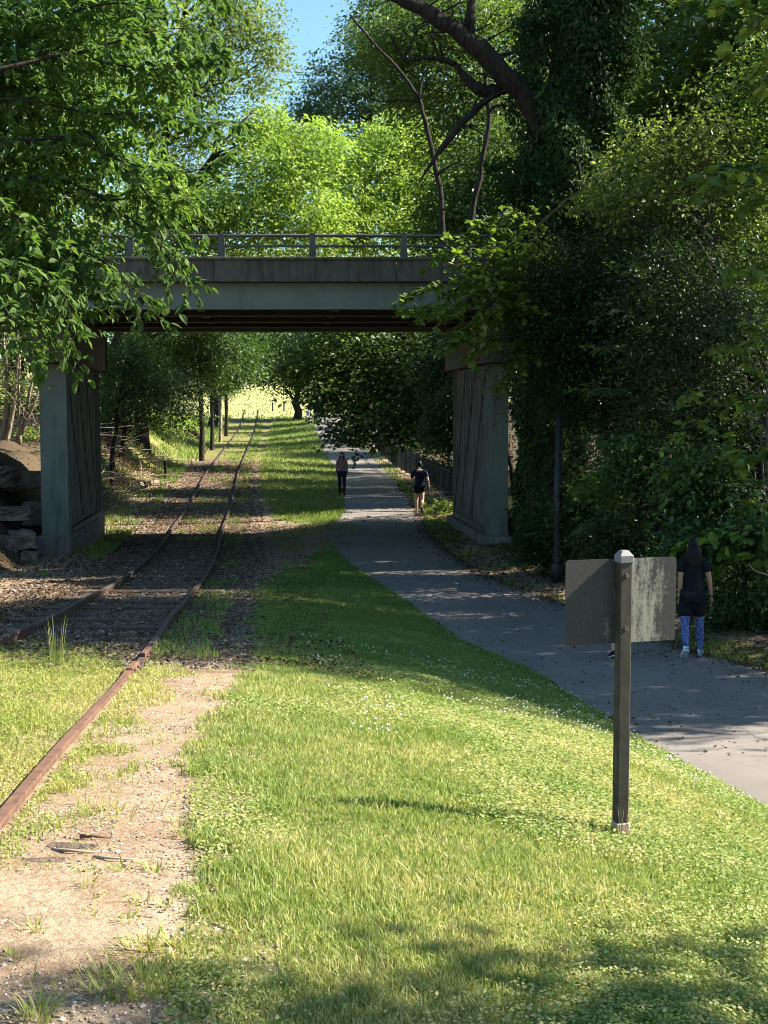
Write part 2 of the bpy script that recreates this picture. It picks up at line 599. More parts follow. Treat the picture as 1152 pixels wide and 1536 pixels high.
def grass_mat(name, green, mid, dry, trans=.35):
    m, nt, out = newmat(name)
    g = N(nt, 'ShaderNodeNewGeometry')
    v = coords(nt)
    n1 = noise(nt, v, .9, 4, .6)
    n2 = noise(nt, v, 5, 3, .6)
    s = mathn(nt, 'ADD', mathn(nt, 'MULTIPLY', g.outputs['Random Per Island'], .42),
              mathn(nt, 'ADD', mathn(nt, 'MULTIPLY', mathn(nt, 'ADD', mathn(nt, 'MULTIPLY', mathn(nt, 'SUBTRACT', n1, .5), 1.5), .5), .62), mathn(nt, 'MULTIPLY', n2, .38)))
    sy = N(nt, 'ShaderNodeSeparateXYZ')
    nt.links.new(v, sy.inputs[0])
    shade_green = ramp(nt, mathn(nt, 'MULTIPLY', sy.outputs['Y'], .02), [(.20, (0, 0, 0)), (.34, (.22, .22, .22))])  # greener, darker grass under the trees: their shade is put into the colour
    s = mathn(nt, 'SUBTRACT', s, shade_green)
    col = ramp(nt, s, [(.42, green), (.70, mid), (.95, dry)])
    p = N(nt, 'ShaderNodeBsdfPrincipled')
    nt.links.new(col, p.inputs['Base Color'])
    p.inputs['Roughness'].default_value = .55
    p.inputs['Specular IOR Level'].default_value = .25
    t = N(nt, 'ShaderNodeBsdfTranslucent')
    nt.links.new(mixc(nt, 1.0, col, (1.25, 1.25, .8), 'MULTIPLY'), t.inputs['Color'])
    mx = N(nt, 'ShaderNodeMixShader')
    mx.inputs[0].default_value = trans
    nt.links.new(p.outputs[0], mx.inputs[1])
    nt.links.new(t.outputs[0], mx.inputs[2])
    nt.links.new(mx.outputs[0], out.inputs['Surface'])
    return m


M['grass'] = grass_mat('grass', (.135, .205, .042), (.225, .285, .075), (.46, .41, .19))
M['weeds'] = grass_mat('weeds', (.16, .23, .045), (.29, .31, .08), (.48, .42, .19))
M['meadow'] = mottled('meadow_grass', (.26, .26, .11), (.42, .39, .20), .6, .9, .1, .1, .01)
M['clover'] = mottled('clover_bloom', (.6, .58, .5), (.78, .76, .7), 30, .8, .1, .1, .001)

m, nt, out = newmat('gravel_stone')
g = N(nt, 'ShaderNodeNewGeometry')
col = ramp(nt, g.outputs['Random Per Island'], [(0, (.16, .12, .09)), (.35, (.24, .18, .13)), (.7, (.31, .24, .18)), (1, (.42, .36, .3))])
bsdf(nt, out, col, .9, .2)
M['stone'] = m
m, nt, out = newmat('ballast_stone')
g = N(nt, 'ShaderNodeNewGeometry')
col = ramp(nt, g.outputs['Random Per Island'], [(0, (.045, .032, .022)), (.45, (.115, .082, .058)), (.85, (.19, .14, .105)), (1, (.36, .30, .25))])
bsdf(nt, out, col, .9, .2)
M['ballast'] = m
#@@PART2
# ================================================================= GROUND
def fade_rows():
    ys = [-4.0]
    while ys[-1] < 380:
        ys.append(ys[-1] + max(.11, .0125 * max(ys[-1], 0)))
    return np.array(ys)


def fade_cols():
    xs = [0.0]
    while xs[-1] < 170:
        xs.append(xs[-1] + (.14 if xs[-1] < 9.5 else min(.14 * 1.16 ** ((xs[-1] - 9.5) / .45), 12)))
    xs = np.array(xs)
    return np.concatenate([-xs[:0:-1], xs])


def build_ground():
    ys, xs = fade_rows(), fade_cols()
    X, Y = np.meshgrid(xs, ys)
    Z = terrain(X, Y)
    pl, pr, xr, ll = PL(Y), PR(Y), XR(Y), LL(Y)
    ins = np.minimum(X - pl, pr - X)
    Z = Z - .07 * sstep(-.03, .2, ins) * (Y < 150)
    rough = np.abs(X - xr) > 1.9
    Z = Z + .004 * np.sin(X * 7.1 + np.sin(Y * 3.3) * 2) * np.sin(Y * 6.3 + X) * (ins < -.2) * rough
    n = len(xs)
    i = (np.arange(len(ys) - 1)[:, None] * n + np.arange(n - 1)[None]).ravel()
    q = np.stack([i, i + 1, i + n + 1, i + n], 1)
    me = mesh_data('ground', np.stack([X, Y, Z], -1).reshape(-1, 3), [q], smooth=True)
    d = np.abs(X - xr)
    ball = sstep(2.0, 1.2, d) * sstep(9.5, 12.5, Y)
    ball = np.maximum(ball, .42 * sstep(-.2, .2, X - xr) * sstep(.0, -.3, X - ll) * sstep(14, 18, Y))
    ball = ball * sstep(120, 60, Y) + .0
    law = sstep(-.25, .25, X - ll) * sstep(.12, -.02, X - pl)
    law = np.maximum(law, sstep(0, .1, X - pr) * sstep(1.5, .5, X - pr) * (.35 + .65 * sstep(21, 19, Y) + .65 * sstep(33, 38, Y)) * sstep(52, 45, Y))
    law = np.maximum(law, sstep(56, 66, Y) * sstep(2.0, 2.6, d) * (X < xr) * .9)
    law = np.maximum(law, sstep(60, 85, Y) * sstep(3.2, 2.2, d) * .62)
    lit = sstep(1.0, 1.8, X - pr) * sstep(10, 14, Y) * sstep(150, 130, Y)
    lit = np.maximum(lit, sstep(3.0, 4.0, xr - X) * sstep(8, 16, Y) * sstep(150, 130, Y))
    mea = sstep(138, 146, Y)
    for nm, a in (('m_ballast', ball), ('m_lawn', law), ('m_litter', lit), ('m_meadow', mea)):
        at_ = me.attributes.new(nm, 'FLOAT', 'POINT')
        at_.data.foreach_set('value', a.astype(np.float32).ravel())
    return tag(link('ground', me, M['ground']), kind='structure')


build_ground()


def build_path():
    ys = np.concatenate([np.arange(-3, 60, .3), np.arange(60, 149, 1.0)])
    k = 10
    V = []
    for y in ys:
        a, b = float(PL(y)), float(PR(y))
        wob = .035 * math.sin(y * 2.7) + .03 * math.sin(y * 6.1 + 1)
        wob2 = .035 * math.sin(y * 2.2 + 2) + .03 * math.sin(y * 5.3)
        a += wob
        b += wob2
        for j in range(k):
            t = j / (k - 1)
            V.append((a + (b - a) * t, y, float(ZP(y)) + .012 + .02 * (1 - (2 * t - 1)**2)))
    i = (np.arange(len(ys) - 1)[:, None] * k + np.arange(k - 1)[None]).ravel()
    me = mesh_data('path', V, [np.stack([i, i + 1, i + k + 1, i + k], 1)], smooth=True)
    tag(link('path', me, M['asphalt']), kind='structure')


build_path()


# ================================================================= TRACK
def rail_prof(s=1.0):
    h = .16
    return np.array([(-.065, 0), (.065, 0), (.06, .02), (.012, .035), (.011, .105), (.034, .118), (.036, .155), (.033, h), (-.033, h), (-.036, .155), (-.034, .118),
                     (-.011, .105), (-.012, .035), (-.06, .02)]) * s


def build_track():
    b = np.array([float(XR(20)), 20.0, float(GR(20))])
    t = thing('railway_track', 'rusty disused railway track running under the bridge through gravel and weeds', 'railway track', b)
    def line(side, y0, y1, step, off=0.0, dz=0.0, wob=.006):
        ys = np.append(np.arange(y0, y1, step), y1)
        p = []
        for y in ys:
            x = float(XR(y)) + side * .753 + off + wob * math.sin(y * 1.3 + side)
            p.append((x, y, float(GR(y)) + dz - (.0 if dz < -.05 else .035) - (.008 * math.sin(y * .9 + side))))
        return np.array(p)
    near = line(1, 2.4, 11.05, .25, .0, -.09)
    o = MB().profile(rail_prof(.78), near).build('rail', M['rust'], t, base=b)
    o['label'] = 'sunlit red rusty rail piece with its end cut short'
    far = line(1, 11.25, 60, .5, .05, .0)
    far[:, 2] -= .10 * np.clip((17 - far[:, 1]) / 5.5, 0, 1)
    far = np.concatenate([far, line(1, 61, 152, 2.0, .05, 0)])
    MB().profile(rail_prof(), far).build('rail', M['rust_shaded'], t, base=b)
    lf = line(-1, 9.0, 60, .5, 0, 0)
    lf[:, 2] -= .10 * np.clip((14.5 - lf[:, 1]) / 4, 0, 1)
    lf = np.concatenate([lf, line(-1, 61, 152, 2.0, 0, 0)])
    MB().profile(rail_prof(), lf).build('rail', M['rust_shaded'], t, base=b)
    # broken joint: splice bars and stubs between the two lengths of the near rail
    for k, (y, dx, h) in enumerate(((11.12, .03, .075), (12.3, .07, .10))):
        x = float(XR(y)) + .753 + dx
        z = float(GR(y))
        m = MB().box((x - .028, y - .16, z - .01), (x + .028, y + .16, z + h), .008)
        m.box((x - .045, y - .10, z + h * .45), (x + .045, y - .05, z + h * .75), .006)
        m.box((x - .045, y + .05, z + h * .45), (x + .045, y + .10, z + h * .75), .006)
        m.build('joint_bar', M['rust'], t, base=b)
    rr = random.Random(5)
    for y in list(np.arange(16.5, 31, 1.12)) :
        x = float(XR(y)) + rr.uniform(-.05, .05)
        z = float(GR(y)) + rr.uniform(-.015, .02)
        m = MB()
        if y < 6:
            m.box((x + .45, y - .09, z - .1), (x + 1.25 + rr.random() * .1, y + .09, z + .035), .012)
        else:
            m.box((x - 1.28, y - .11, z - .12), (x + 1.28, y + .11, z + .025), .015)
        V = m.V[0]
        V[:, 2] += np.array([rr.uniform(-.008, .008) for _ in range(len(V))])
        m.build('sleeper', M['sleeper'], t, base=b)


build_track()

# ================================================================= BRIDGE
BR = thing('road_bridge', 'low road bridge on green steel girders and slab piers crossing the track and path', 'bridge', (0, 36.5, 0))
BB = (0, 36.5, 0)
X0, X1 = -21.0, 15.0
Y0, Y1 = 31.4, 41.6


def bp(mb, name, mat, parent=None, smooth=False):
    return mb.build(name, M[mat], parent or BR, smooth, BB)


bp(MB().box((X0, Y0 + .28, 6.42), (X1, Y1 - .28, 6.66)), 'deck', 'concrete')
for ys in (Y0, Y1 - .3):
    m = MB()
    x = X0
    while x < X1 - .1:
        w = min(4.26, X1 - x)
        m.box((x + .006, ys, 6.40), (x + w - .006, ys + .3, 6.96), .02)
        x += w
    m.box((X0, ys - .05, 6.90), (X1, ys + .35, 6.975), .015)
    bp(m, 'parapet', 'concrete')
# railings
for ys, nm in ((Y0 + .12, 'front'), (Y1 - .14, 'back')):
    for z, r in ((7.235, .033), (7.475, .04)):
        bp(MB().tube([(X0, ys, z), (X1, ys, z)], r, 12), 'handrail', 'galv', smooth=True)
    k = 0
    x = (200 - 576) / 2000 * 31.5 - 2.13 * 7
    while x < X1 - .3:
        m = MB()
        # tapered post, wider at its foot
        lo, hi = .085, .058
        V = []
        for z, hx, hy in ((6.98, lo, .09), (7.05, lo * .95, .085), (7.40, hi, .06), (7.53, hi, .05)):
            V += [(x - hx, ys - hy, z), (x + hx, ys - hy, z), (x + hx, ys + hy, z), (x - hx, ys + hy, z)]
        q = []
        for a in range(3):
            for e in range(4):
                q.append([a * 4 + e, a * 4 + (e + 1) % 4, (a + 1) * 4 + (e + 1) % 4, (a + 1) * 4 + e])
        q += [[3, 2, 1, 0], [12, 13, 14, 15]]
        m.add(V, [np.array(q)])
        bp(m, 'railing_post', 'galv')
        x += 2.13
# girders
for k, y in enumerate((31.72, 34.15, 36.6, 39.05, 41.3)):
    m = MB()
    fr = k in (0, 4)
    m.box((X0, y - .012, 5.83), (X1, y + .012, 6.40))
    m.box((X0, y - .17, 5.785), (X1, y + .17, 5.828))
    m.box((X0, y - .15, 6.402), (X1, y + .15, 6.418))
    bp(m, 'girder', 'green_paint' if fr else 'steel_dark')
for xd in (-14.5, -11.1, -7.77, -4.43, -1.09, 2.25, 5.6, 9.0):
    m = MB()
    for ya, yb in ((31.75, 34.13), (34.17, 36.58), (36.62, 39.03), (39.07, 41.27)):
        m.box((xd - .085 * (ya - 31.7), ya, 5.92), (xd - .085 * (ya - 31.7) + .07, yb, 6.38), 0, -.085)
        m.box((xd - .085 * (ya - 31.7) - .06, ya, 5.88), (xd - .085 * (ya - 31.7) + .13, yb, 5.918), 0, -.085)
    bp(m, 'cross_frame', 'galv')
    for k, y in enumerate((34.15, 36.6, 39.05)):
        bp(MB().box((xd - .085 * (y - 31.7) - .06, y - .10, 5.829), (xd - .085 * (y - 31.7) - .045, y - .0125, 6.40)), 'stiffener', 'galv')


def pier(xo, xi, inner):
    """xo..xi: outer and inner face at the front (y = 33.3); inner = +1 when the clear span lies at +x"""
    yf, yb = 33.3, 39.6
    sk = -.085
    p = bpy.data.objects.new('pier', None)
    COL.objects.link(p)
    p.parent = BR
    lo, hi = min(xo, xi), max(xo, xi)
    P = lambda m, n, mt: m.build(n, M[mt], p, False, BB)
    gz = min(tz(xi, yf), tz(xi + sk * 6, yb)) - .6
    ftop = .27
    # concrete footing wall
    m = MB().box((lo - .1, yf - .22, gz), (hi + .1, yb + .25, ftop), .03, sk)
    P(m, 'footing', 'footing')
    # end columns: wide-flange steel, flange facing out
    for yy, s in ((yf, 1), (yb - .32, -1)):
        xs = sk * (yy - yf)
        m = MB()
        m.box((lo + xs, yy, ftop + .004), (hi + xs, yy + .03, 4.56), .004)
        m.box((lo + xs, yy + .29, ftop + .004), (hi + xs, yy + .32, 4.56), .004)
        cx = (lo + hi) / 2 + xs
        m.box((cx - .015, yy + .03, ftop + .004), (cx + .015, yy + .29, 4.56))
        m.box((lo + xs - .03, yy - .02, ftop + .002), (hi + xs + .03, yy + .34, ftop + .035), .004)
        P(m, 'column', 'column_paint')
    # corrugated sheet walls between the columns, one on each face
    for face in (0, 1):
        xf = (hi if face else lo) - (.06 if face else -.06)
        ys_ = []
        y = yf + .35
        V = []
        pitch = .33
        pts = []
        while y < yb - .42:
            pts += [(0, y), (0, y + .11), (.07, y + .14), (.07, y + .30)]
            y += pitch
        pts.append((0, min(y, yb - .34)))
        sgn = -1 if face else 1
        for d, yy in pts:
            x = xf + sgn * d + sk * (yy - yf)
            V += [(x, yy, ftop + .16), (x, yy, 4.545)]
        n = len(pts)
        q = [[2 * i, 2 * i + 2, 2 * i + 3, 2 * i + 1] for i in range(n - 1)]
        m = MB().add(V, [np.array(q)])
        P(m, 'sheet_wall', 'sheet')
        # timber sill and diagonal flat braces proud of the sheet
        bx = xf + (.012 if face else -.012)
        m = MB()
        m.box((min(bx, bx + .07 * -sgn), yf + .34, ftop + .03), (max(bx, bx + .07 * -sgn), yb - .33, ftop + .155), .006, sk)
        P(m, 'sill_rail', 'steel_dark')
        m = MB()
        for (ya, yb_) in ((yf + .5, yf + 3.0), (yf + 2.3, yf + 4.8), (yf + 4.0, yf + 6.0)):
            za, zb = (4.45, .55)
            nrm = -sgn
            a = np.array([bx + sk * (ya - yf), ya, za])
            b_ = np.array([bx + sk * (yb_ - yf), yb_, zb])
            w = .05
            V = [a + (0, -w, 0), a + (0, w, 0), b_ + (0, w, 0), b_ + (0, -w, 0)]
            V += [v + np.array([nrm * .008, 0, 0]) for v in V]
            m.add(V, [np.array([[0, 1, 2, 3], [7, 6, 5, 4], [0, 4, 5, 1], [1, 5, 6, 2], [2, 6, 7, 3], [3, 7, 4, 0]])])
        P(m, 'brace', 'cap_steel')
    # box cap beam with end plates
    m = MB().box((lo - .12, yf - 1.1, 4.565), (hi + .12, yb + .75, 5.78), .01, sk)
    m.V[-1][:, 0] -= sk * 1.1
    m.box((lo - .16, yb + .75, 4.52), (hi + .16, yb + .79, 5.782), .004)
    m.V[-1][:, 0] += sk * (yb + .75 - yf)
    P(m, 'cap_beam', 'cap_steel')


pier(-8.58, -7.9, 1)
pier(3.1, 2.55, -1)

# ================================================================= SIGN
sb = hit(930, 1258)
S = thing('signpost', 'single brown post carrying a blank lichen-stained sign seen from behind on the lawn', 'signpost', sb, 0)
yw = math.radians(16.5)
ca, sa = math.cos(yw), math.sin(yw)
zt = at(930, 840, sb[1])[2] - sb[2]
pw = .0295
mb_ = MB().box((-pw, -pw, .085), (pw, pw, zt + .015), .004)
mb_.build('post', M['post'], S)
fb = MB().box((-pw - .004, -pw - .004, -.12), (pw + .004, pw + .004, .083), .004).build('foot_sleeve', M['post_foot'], S)
cm = MB()
c_ = .0345
cm.box((-c_, -c_, zt - .012), (c_, c_, zt + .026), .004)
V = [(-c_ + .004, -c_ + .004, zt + .0262), (c_ - .004, -c_ + .004, zt + .0262), (c_ - .004, c_ - .004, zt + .0262), (-c_ + .004, c_ - .004, zt + .0262),
     (-.016, -.016, zt + .046), (.016, -.016, zt + .046), (.016, .016, zt + .046), (-.016, .016, zt + .046)]
cm.add(V, [np.array([[0, 1, 5, 4], [1, 2, 6, 5], [2, 3, 7, 6], [3, 0, 4, 7], [4, 5, 6, 7]])])
cm.build('post_cap', M['post_cap'], S)
S.rotation_euler = (0, 0, yw)
# panel bolted on the far face of the post
ppm = F / sb[1]
hw, ph = 88.5 / ppm / ca, 129 / ppm
pc = bpy.data.objects.new('panel', None)
bpy.data.objects.remove(pc)
r = .014
prof = []
for cx, cz, a0 in ((hw - r, -r, 0), (-hw + r, -r, 90), (-hw + r, -ph + r, 180), (hw - r, -ph + r, 270)):
    for k in range(5):
        a = math.radians(a0 + k * 22.5)
        prof.append((cx + r * math.cos(a), cz + r * math.sin(a)))
n = len(prof)
V = [(x, 0, z) for x, z in prof] + [(x, .004, z) for x, z in prof]
Fq = [[i, i + n, (i + 1) % n + n, (i + 1) % n] for i in range(n)]
pm = MB()
V += [(0, 0, -ph / 2), (0, .004, -ph / 2)]
pm.add(V, [np.array(Fq), np.array([[i, (i + 1) % n, 2 * n] for i in range(n)]), np.array([[n + (i + 1) % n, n + i, 2 * n + 1] for i in range(n)])])
po = pm.build('panel', M['sign_back'], S)
po.location = (.005, pw + .001, zt + .003)
for z in (zt - .07, zt - ph + .08):
    MB().tube([(0, -pw - .012, z), (0, -pw + .002, z)], [.011, .011], 8).build('bolt', M['galv'], S)
gm_ = MB()
for k in range(7):
    a = random.uniform(-1, 1)
    gm_.tube([(-.01 + .006 * k - .01, -pw - .012, .01), (-.03 + .012 * k + a * .01, -pw - .02, .09 + .03 * random.random()), (-.045 + .016 * k, -pw - .03, .13 + .05 * random.random())], [.002, .0015, .0005], 4)
gt = gm_.build('grass_tuft', M['dead_wood'])
gt.location = S.location
gt.rotation_euler = S.rotation_euler
tag(gt, 'few dry straw stems leaning on the foot of the signpost', 'grass tuft')

# ================================================================= FENCE
def build_fence():
    a, b = np.array([3.0, 46.0]), np.array([-.55, 86.0])
    L = np.linalg.norm(b - a)
    base = (a[0], a[1], tz(*a))
    f = thing('picket_fence', 'black iron picket fence along the far side of the shaded path', 'fence', base)
    n = 17
    H = 1.15
    pts = [a + (b - a) * k / n for k in range(n + 1)]
    zz = [float(ZP(p[1])) + .02 for p in pts]
    for k in range(n):
        m = MB()
        p, q = pts[k], pts[k + 1]
        for h in (.18, H - .16, H - .03):
            m.tube([(*p, zz[k] + h), (*q, zz[k + 1] + h)], .022, 4)
        for j in range(1, 18):
            t = j / 18
            r_ = p + (q - p) * t
            z = zz[k] + (zz[k + 1] - zz[k]) * t
            m.tube([(*r_, z + .1), (*r_, z + H + .02)], .011, 4)
        m.build('picket_panel', M['black_iron'], f, base=base)
    for k in range(n + 1):
        z = zz[k]
        x, y = pts[k]
        MB().box((x - .035, y - .035, z - .2), (x + .035, y + .035, z + H + .1), .008).build('fence_post', M['black_iron'], f, base=base)


build_fence()

# poles ---------------------------------------------------------------
p = hit(836, 874)
L_ = thing('lamp_pole', 'slim black pole rising out of ivy beside the path, top lost in leaves', 'pole', p)
MB().tube([(0, 0, -.1), (0, 0, .02), (0, 0, 1.2), (0, 0, 3.35)], [.098, .09, .085, .065], 14).build('shaft', M['black_iron'], L_, True)
MB().tube([(0, 0, -.05), (0, 0, .35), (0, 0, .42)], [.13, .125, .09], 14).build('base_sleeve', M['black_iron'], L_, True)

p = hit(248, 718)
L_ = thing('marker_post', 'short black trackside post standing beside the gravel left of the rails', 'post', p)
MB().box((-.055, -.055, -.2), (.055, .055, .78), .01).build('post', M['black_iron'], L_)
MB().box((-.062, -.062, .70), (.062, .062, .83), .012).build('cap', M['black_iron'], L_)

p = at(560, 649, 88)
L_ = thing('white_post', 'thin white post at the far end of the black fence', 'post', (p[0], p[1], tz(p[0], p[1])))
MB().tube([(0, 0, -.2), (0, 0, 1.9)], .06, 8).build('shaft', M['white_paint'], L_)
MB().tube([(0, 0, 1.9), (0, 0, 1.95)], [.085, .07], 8).build('cap', M['white_paint'], L_)

p0 = hit(409, 617)
for k, (u, lab) in enumerate(((409, 'small dark bollard at the far path crossing, nearer the rails'), (426, 'small dark bollard at the far path crossing, farther from the rails'))):
    p = at(u, 617, p0[1])
    o = MB().tube([(0, 0, -.1), (0, 0, .95), (0, 0, 1.02)], [.085, .08, .03], 10).build('bollard', M['black_iron'])
    o.location = (p[0], p[1], tz(p[0], p[1]))
    tag(o, lab, 'bollard', 'bollards at the far crossing')

# culvert pipe -----------------------------------------------------------
p = hit(213, 734)
m = MB()
an = np.linspace(0, 2 * np.pi, 20, endpoint=False)
V = []
for (r, y) in ((.26, 0), (.20, 0), (.20, .9), (.26, .9)):
    V += [(r * math.cos(a), y, .16 + r * math.sin(a)) for a in an]
q = []
for i in range(20):
    j = (i + 1) % 20
    q += [[i, j, 20 + j, 20 + i], [20 + i, 20 + j, 40 + j, 40 + i], [60 + i, 60 + j, j, i]]
m.add(V, [np.array(q)])
o = m.build('culvert_pipe', M['footing'], None, True)
o.location = (p[0], p[1], p[2] - .02)
o.rotation_euler = (0, 0, .3)
tag(o, 'dark open end of a drain pipe among stones left of the track', 'pipe')


# rocks -------------------------------------------------------------------
def rock(loc, size, rz, seed, label, name='stone_block', grp='cut stone blocks by the left pier'):
    r = np.random.default_rng(seed)
    n = 6
    g = np.linspace(-1, 1, n)
    V = []
    idx = {}
    Fq = []
    for ax in range(3):
        for s in (-1, 1):
            o = [k for k in range(3) if k != ax]
            ids = np.zeros((n, n), int)
            for i in range(n):
                for j in range(n):
                    k = [0, 0, 0]
                    k[ax] = (n - 1) if s > 0 else 0
                    k[o[0]] = i
                    k[o[1]] = j
                    k = tuple(k)
                    if k not in idx:
                        idx[k] = len(V)
                        pnt = np.array([g[a] for a in k])
                        nn = pnt / np.linalg.norm(pnt)
                        pnt = pnt * .82 + nn * .24
                        V.append(pnt + r.normal(0, .055, 3))
                    ids[i, j] = idx[k]
            for i in range(n - 1):
                for j in range(n - 1):
                    f = [ids[i, j], ids[i + 1, j], ids[i + 1, j + 1], ids[i, j + 1]]
                    if (s > 0) == (ax == 1):
                        f = f[::-1]
                    Fq.append(f)
    V = np.array(V)
    ph_ = r.uniform(0, 6, 3)
    V += .08 * np.sin(V[:, [1, 2, 0]] * 3 + ph_)
    me = mesh_data(name, V * np.array(size) / 2, [np.array(Fq)])
    ob = link(name, me, M['rock'])
    ob.location = [float(c) for c in loc]
    ob.rotation_euler = (r.uniform(-.12, .12), r.uniform(-.15, .15), rz)
    tag(ob, label, 'rock', grp)
    return ob


for (u, v, Y, s, rz, lab) in (
        (30, 712, 35.5, (1.5, 1.1, .6), .1, 'big stone slab capping the top of the bank beside the pier'),
        (-20, 705, 34.6, (1.3, 1.1, .7), -.3, 'rough boulder at the top of the bank, cut by the frame edge'),
        (10, 760, 33.2, (1.1, .8, .4), .2, 'flat pale-topped stone block halfway down the rubble bank'),
        (28, 800, 32.3, (.7, .6, .55), .5, 'rounded upright rock in the middle of the rubble pile'),
        (-8, 806, 31.4, (.9, .7, .5), -.2, 'brown lower rock at the foot of the bank by the frame edge'),
        (40, 826, 31.2, (.4, .4, .35), .1, 'small squared stone against the pier footing'),
        (15, 846, 30.0, (.6, .45, .25), .4, 'low flat stone half buried in gravel before the rubble bank'),
        (52, 760, 34.6, (.7, .7, .8), .0, 'dark upright rock tucked behind the pale pier column')):
    c = at(u, v, Y)
    rock(c - np.array([0, -.25, .18]), (s[0] * .85, s[1] * .85, s[2] * .75), rz, int(u * 7 + v), lab)
for i, (u, v, s) in enumerate(((196, 738, .35), (228, 728, .5), (242, 716, .4), (222, 746, .3), (205, 722, .32), (186, 728, .45))):
    c = hit(u, v)
    rock(c + np.array([0, 0, .06]), (s, s * .8, s * .6), i, 90 + i, 'grey riprap stone among the rocks around the drain pipe', 'riprap_stone', 'riprap stones around the drain pipe')

# debris -----------------------------------------------------------------
def stick(pts, r, label, name='dead_branch', mat='dead_wood', cat='branch', grp=None):
    pts = np.array(pts, float)
    b = pts[0].copy()
    n = len(pts)
    o = MB().tube(pts - b, np.linspace(r, r * .35, n), 6).build(name, M[mat], None, True)
    o.location = [float(c) for c in b]
    tag(o, label, cat, grp)
    return o


def ground_pts(uvs, lift):
    return [hit(u, v) + np.array([0, 0, lift]) for u, v in uvs]


stick(ground_pts([(78, 1279), (100, 1280), (125, 1282), (145, 1283)], .012), .007, 'pale bare stick lying on the gravel beside the rotten planks', 'stick', cat='stick')
stick(ground_pts([(120, 1262), (140, 1261), (165, 1264)], .02), .010, 'reddish thin stick lying just behind the pale stick', 'stick', 'rust', 'stick')
stick(ground_pts([(140, 1291), (168, 1293), (205, 1295)], .015), .006, 'thinnest twig lying on the gravel beyond the pale stick', 'stick', cat='stick')
for i, (u, v, w, lab) in enumerate(((64, 1292, .16, 'weathered brown plank half buried in the weeds'), (108, 1270, .2, 'short broken reddish board on the gravel strip'))):
    c = hit(u, v)
    o = MB().box((-w / 2, -.035, -.02), (w / 2, .03, .006), .003).build('plank', M['twig'])
    o.location = [float(k) for k in c]
    o.rotation_euler = (0, 0, .1 - .25 * i)
    tag(o, lab, 'plank')
for (uvs, r, lab) in (
        ([(150, 684), (190, 688), (235, 690), (262, 688)], .04, 'long pale fallen pole lying behind the pier across the bank'),
        ([(160, 668), (175, 690), (186, 720), (160, 742)], .02, 'thin crooked twig leaning down the bank behind the pier'),
        ([(262, 650), (285, 662), (300, 670)], .05, 'pale fallen log beside the dark tree trunk')):
    stick(ground_pts(uvs, .08), r, lab)
#@@PART3
# ================================================================= PEOPLE
def skin_data(verts, edges, rad, root=0, sub=2):
    me = bpy.data.meshes.new('tmp_skin')
    me.from_pydata([tuple(map(float, v)) for v in verts], edges, [])
    o = bpy.data.objects.new('tmp_skin', me)
    COL.objects.link(o)
    o.modifiers.new('s', 'SKIN')
    for i, d in enumerate(me.skin_vertices[0].data):
        r = rad[i]
        d.radius = (r, r) if isinstance(r, (int, float)) else r
        d.use_root = (i == root)
    if sub:
        md = o.modifiers.new('u', 'SUBSURF')
        md.levels = sub
        md.render_levels = sub
    dg = bpy.context.evaluated_depsgraph_get()
    ev = o.evaluated_get(dg)
    mm = ev.to_mesh()
    V = np.zeros(len(mm.vertices) * 3)
    mm.vertices.foreach_get('co', V)
    V = V.reshape(-1, 3)
    fs = {}
    for p in mm.polygons:
        fs.setdefault(len(p.vertices), []).append(list(p.vertices))
    ev.to_mesh_clear()
    bpy.data.objects.remove(o)
    bpy.data.meshes.remove(me)
    return V, [np.array(f) for f in fs.values()]


def head_data(s=1.0):
    """head facing +y, centre at the origin, about .23 tall"""
    nu, nv = 24, 18
    V = []
    for j in range(nv + 1):
        ph = math.pi * j / nv
        for i in range(nu):
            a = 2 * math.pi * i / nu
            x, y, z = math.sin(ph) * math.sin(a), math.sin(ph) * math.cos(a), math.cos(ph)
            px, py, pz = x * .075, y * .093, z * .117
            if z < 0:
                k = -z
                px *= 1 - .28 * k
                py = py * (1 - .12 * k) + (.018 * k if y > 0 else .022 * k)
            if y > .5:   # nose, brow and mouth
                nx = abs(x)
                py += .024 * max(0, 1 - nx / .2) * max(0, 1 - abs(z + .12) / .22) ** .8
                py -= .007 * math.exp(-((nx - .38) / .14)**2 - ((z - .06) / .1)**2)
                py += .006 * math.exp(-(nx / .3)**2 - ((z + .48) / .07)**2)
            V.append((px * s, py * s, pz * s))
    q = []
    for j in range(nv):
        for i in range(nu):
            q.append([j * nu + i, (j + 1) * nu + i, (j + 1) * nu + (i + 1) % nu, j * nu + (i + 1) % nu])
    return np.array(V), [np.array(q)]


def ear_data(sx, s=1.0):
    V = []
    for j in range(7):
        for i in range(8):
            ph, a = math.pi * j / 6, 2 * math.pi * i / 8
            V.append((sx * .076 + .010 * math.sin(ph) * math.cos(a), -.008 + .02 * math.sin(ph) * math.sin(a), -.005 + .032 * math.cos(ph)))
    q = [[j * 8 + i, (j + 1) * 8 + i, (j + 1) * 8 + (i + 1) % 8, j * 8 + (i + 1) % 8] for j in range(6) for i in range(8)]
    return np.array(V) * s, [np.array(q)]


def rotx(v, a):
    c, s = math.cos(a), math.sin(a)
    return np.array([v[0], v[1] * c - v[2] * s, v[1] * s + v[2] * c])


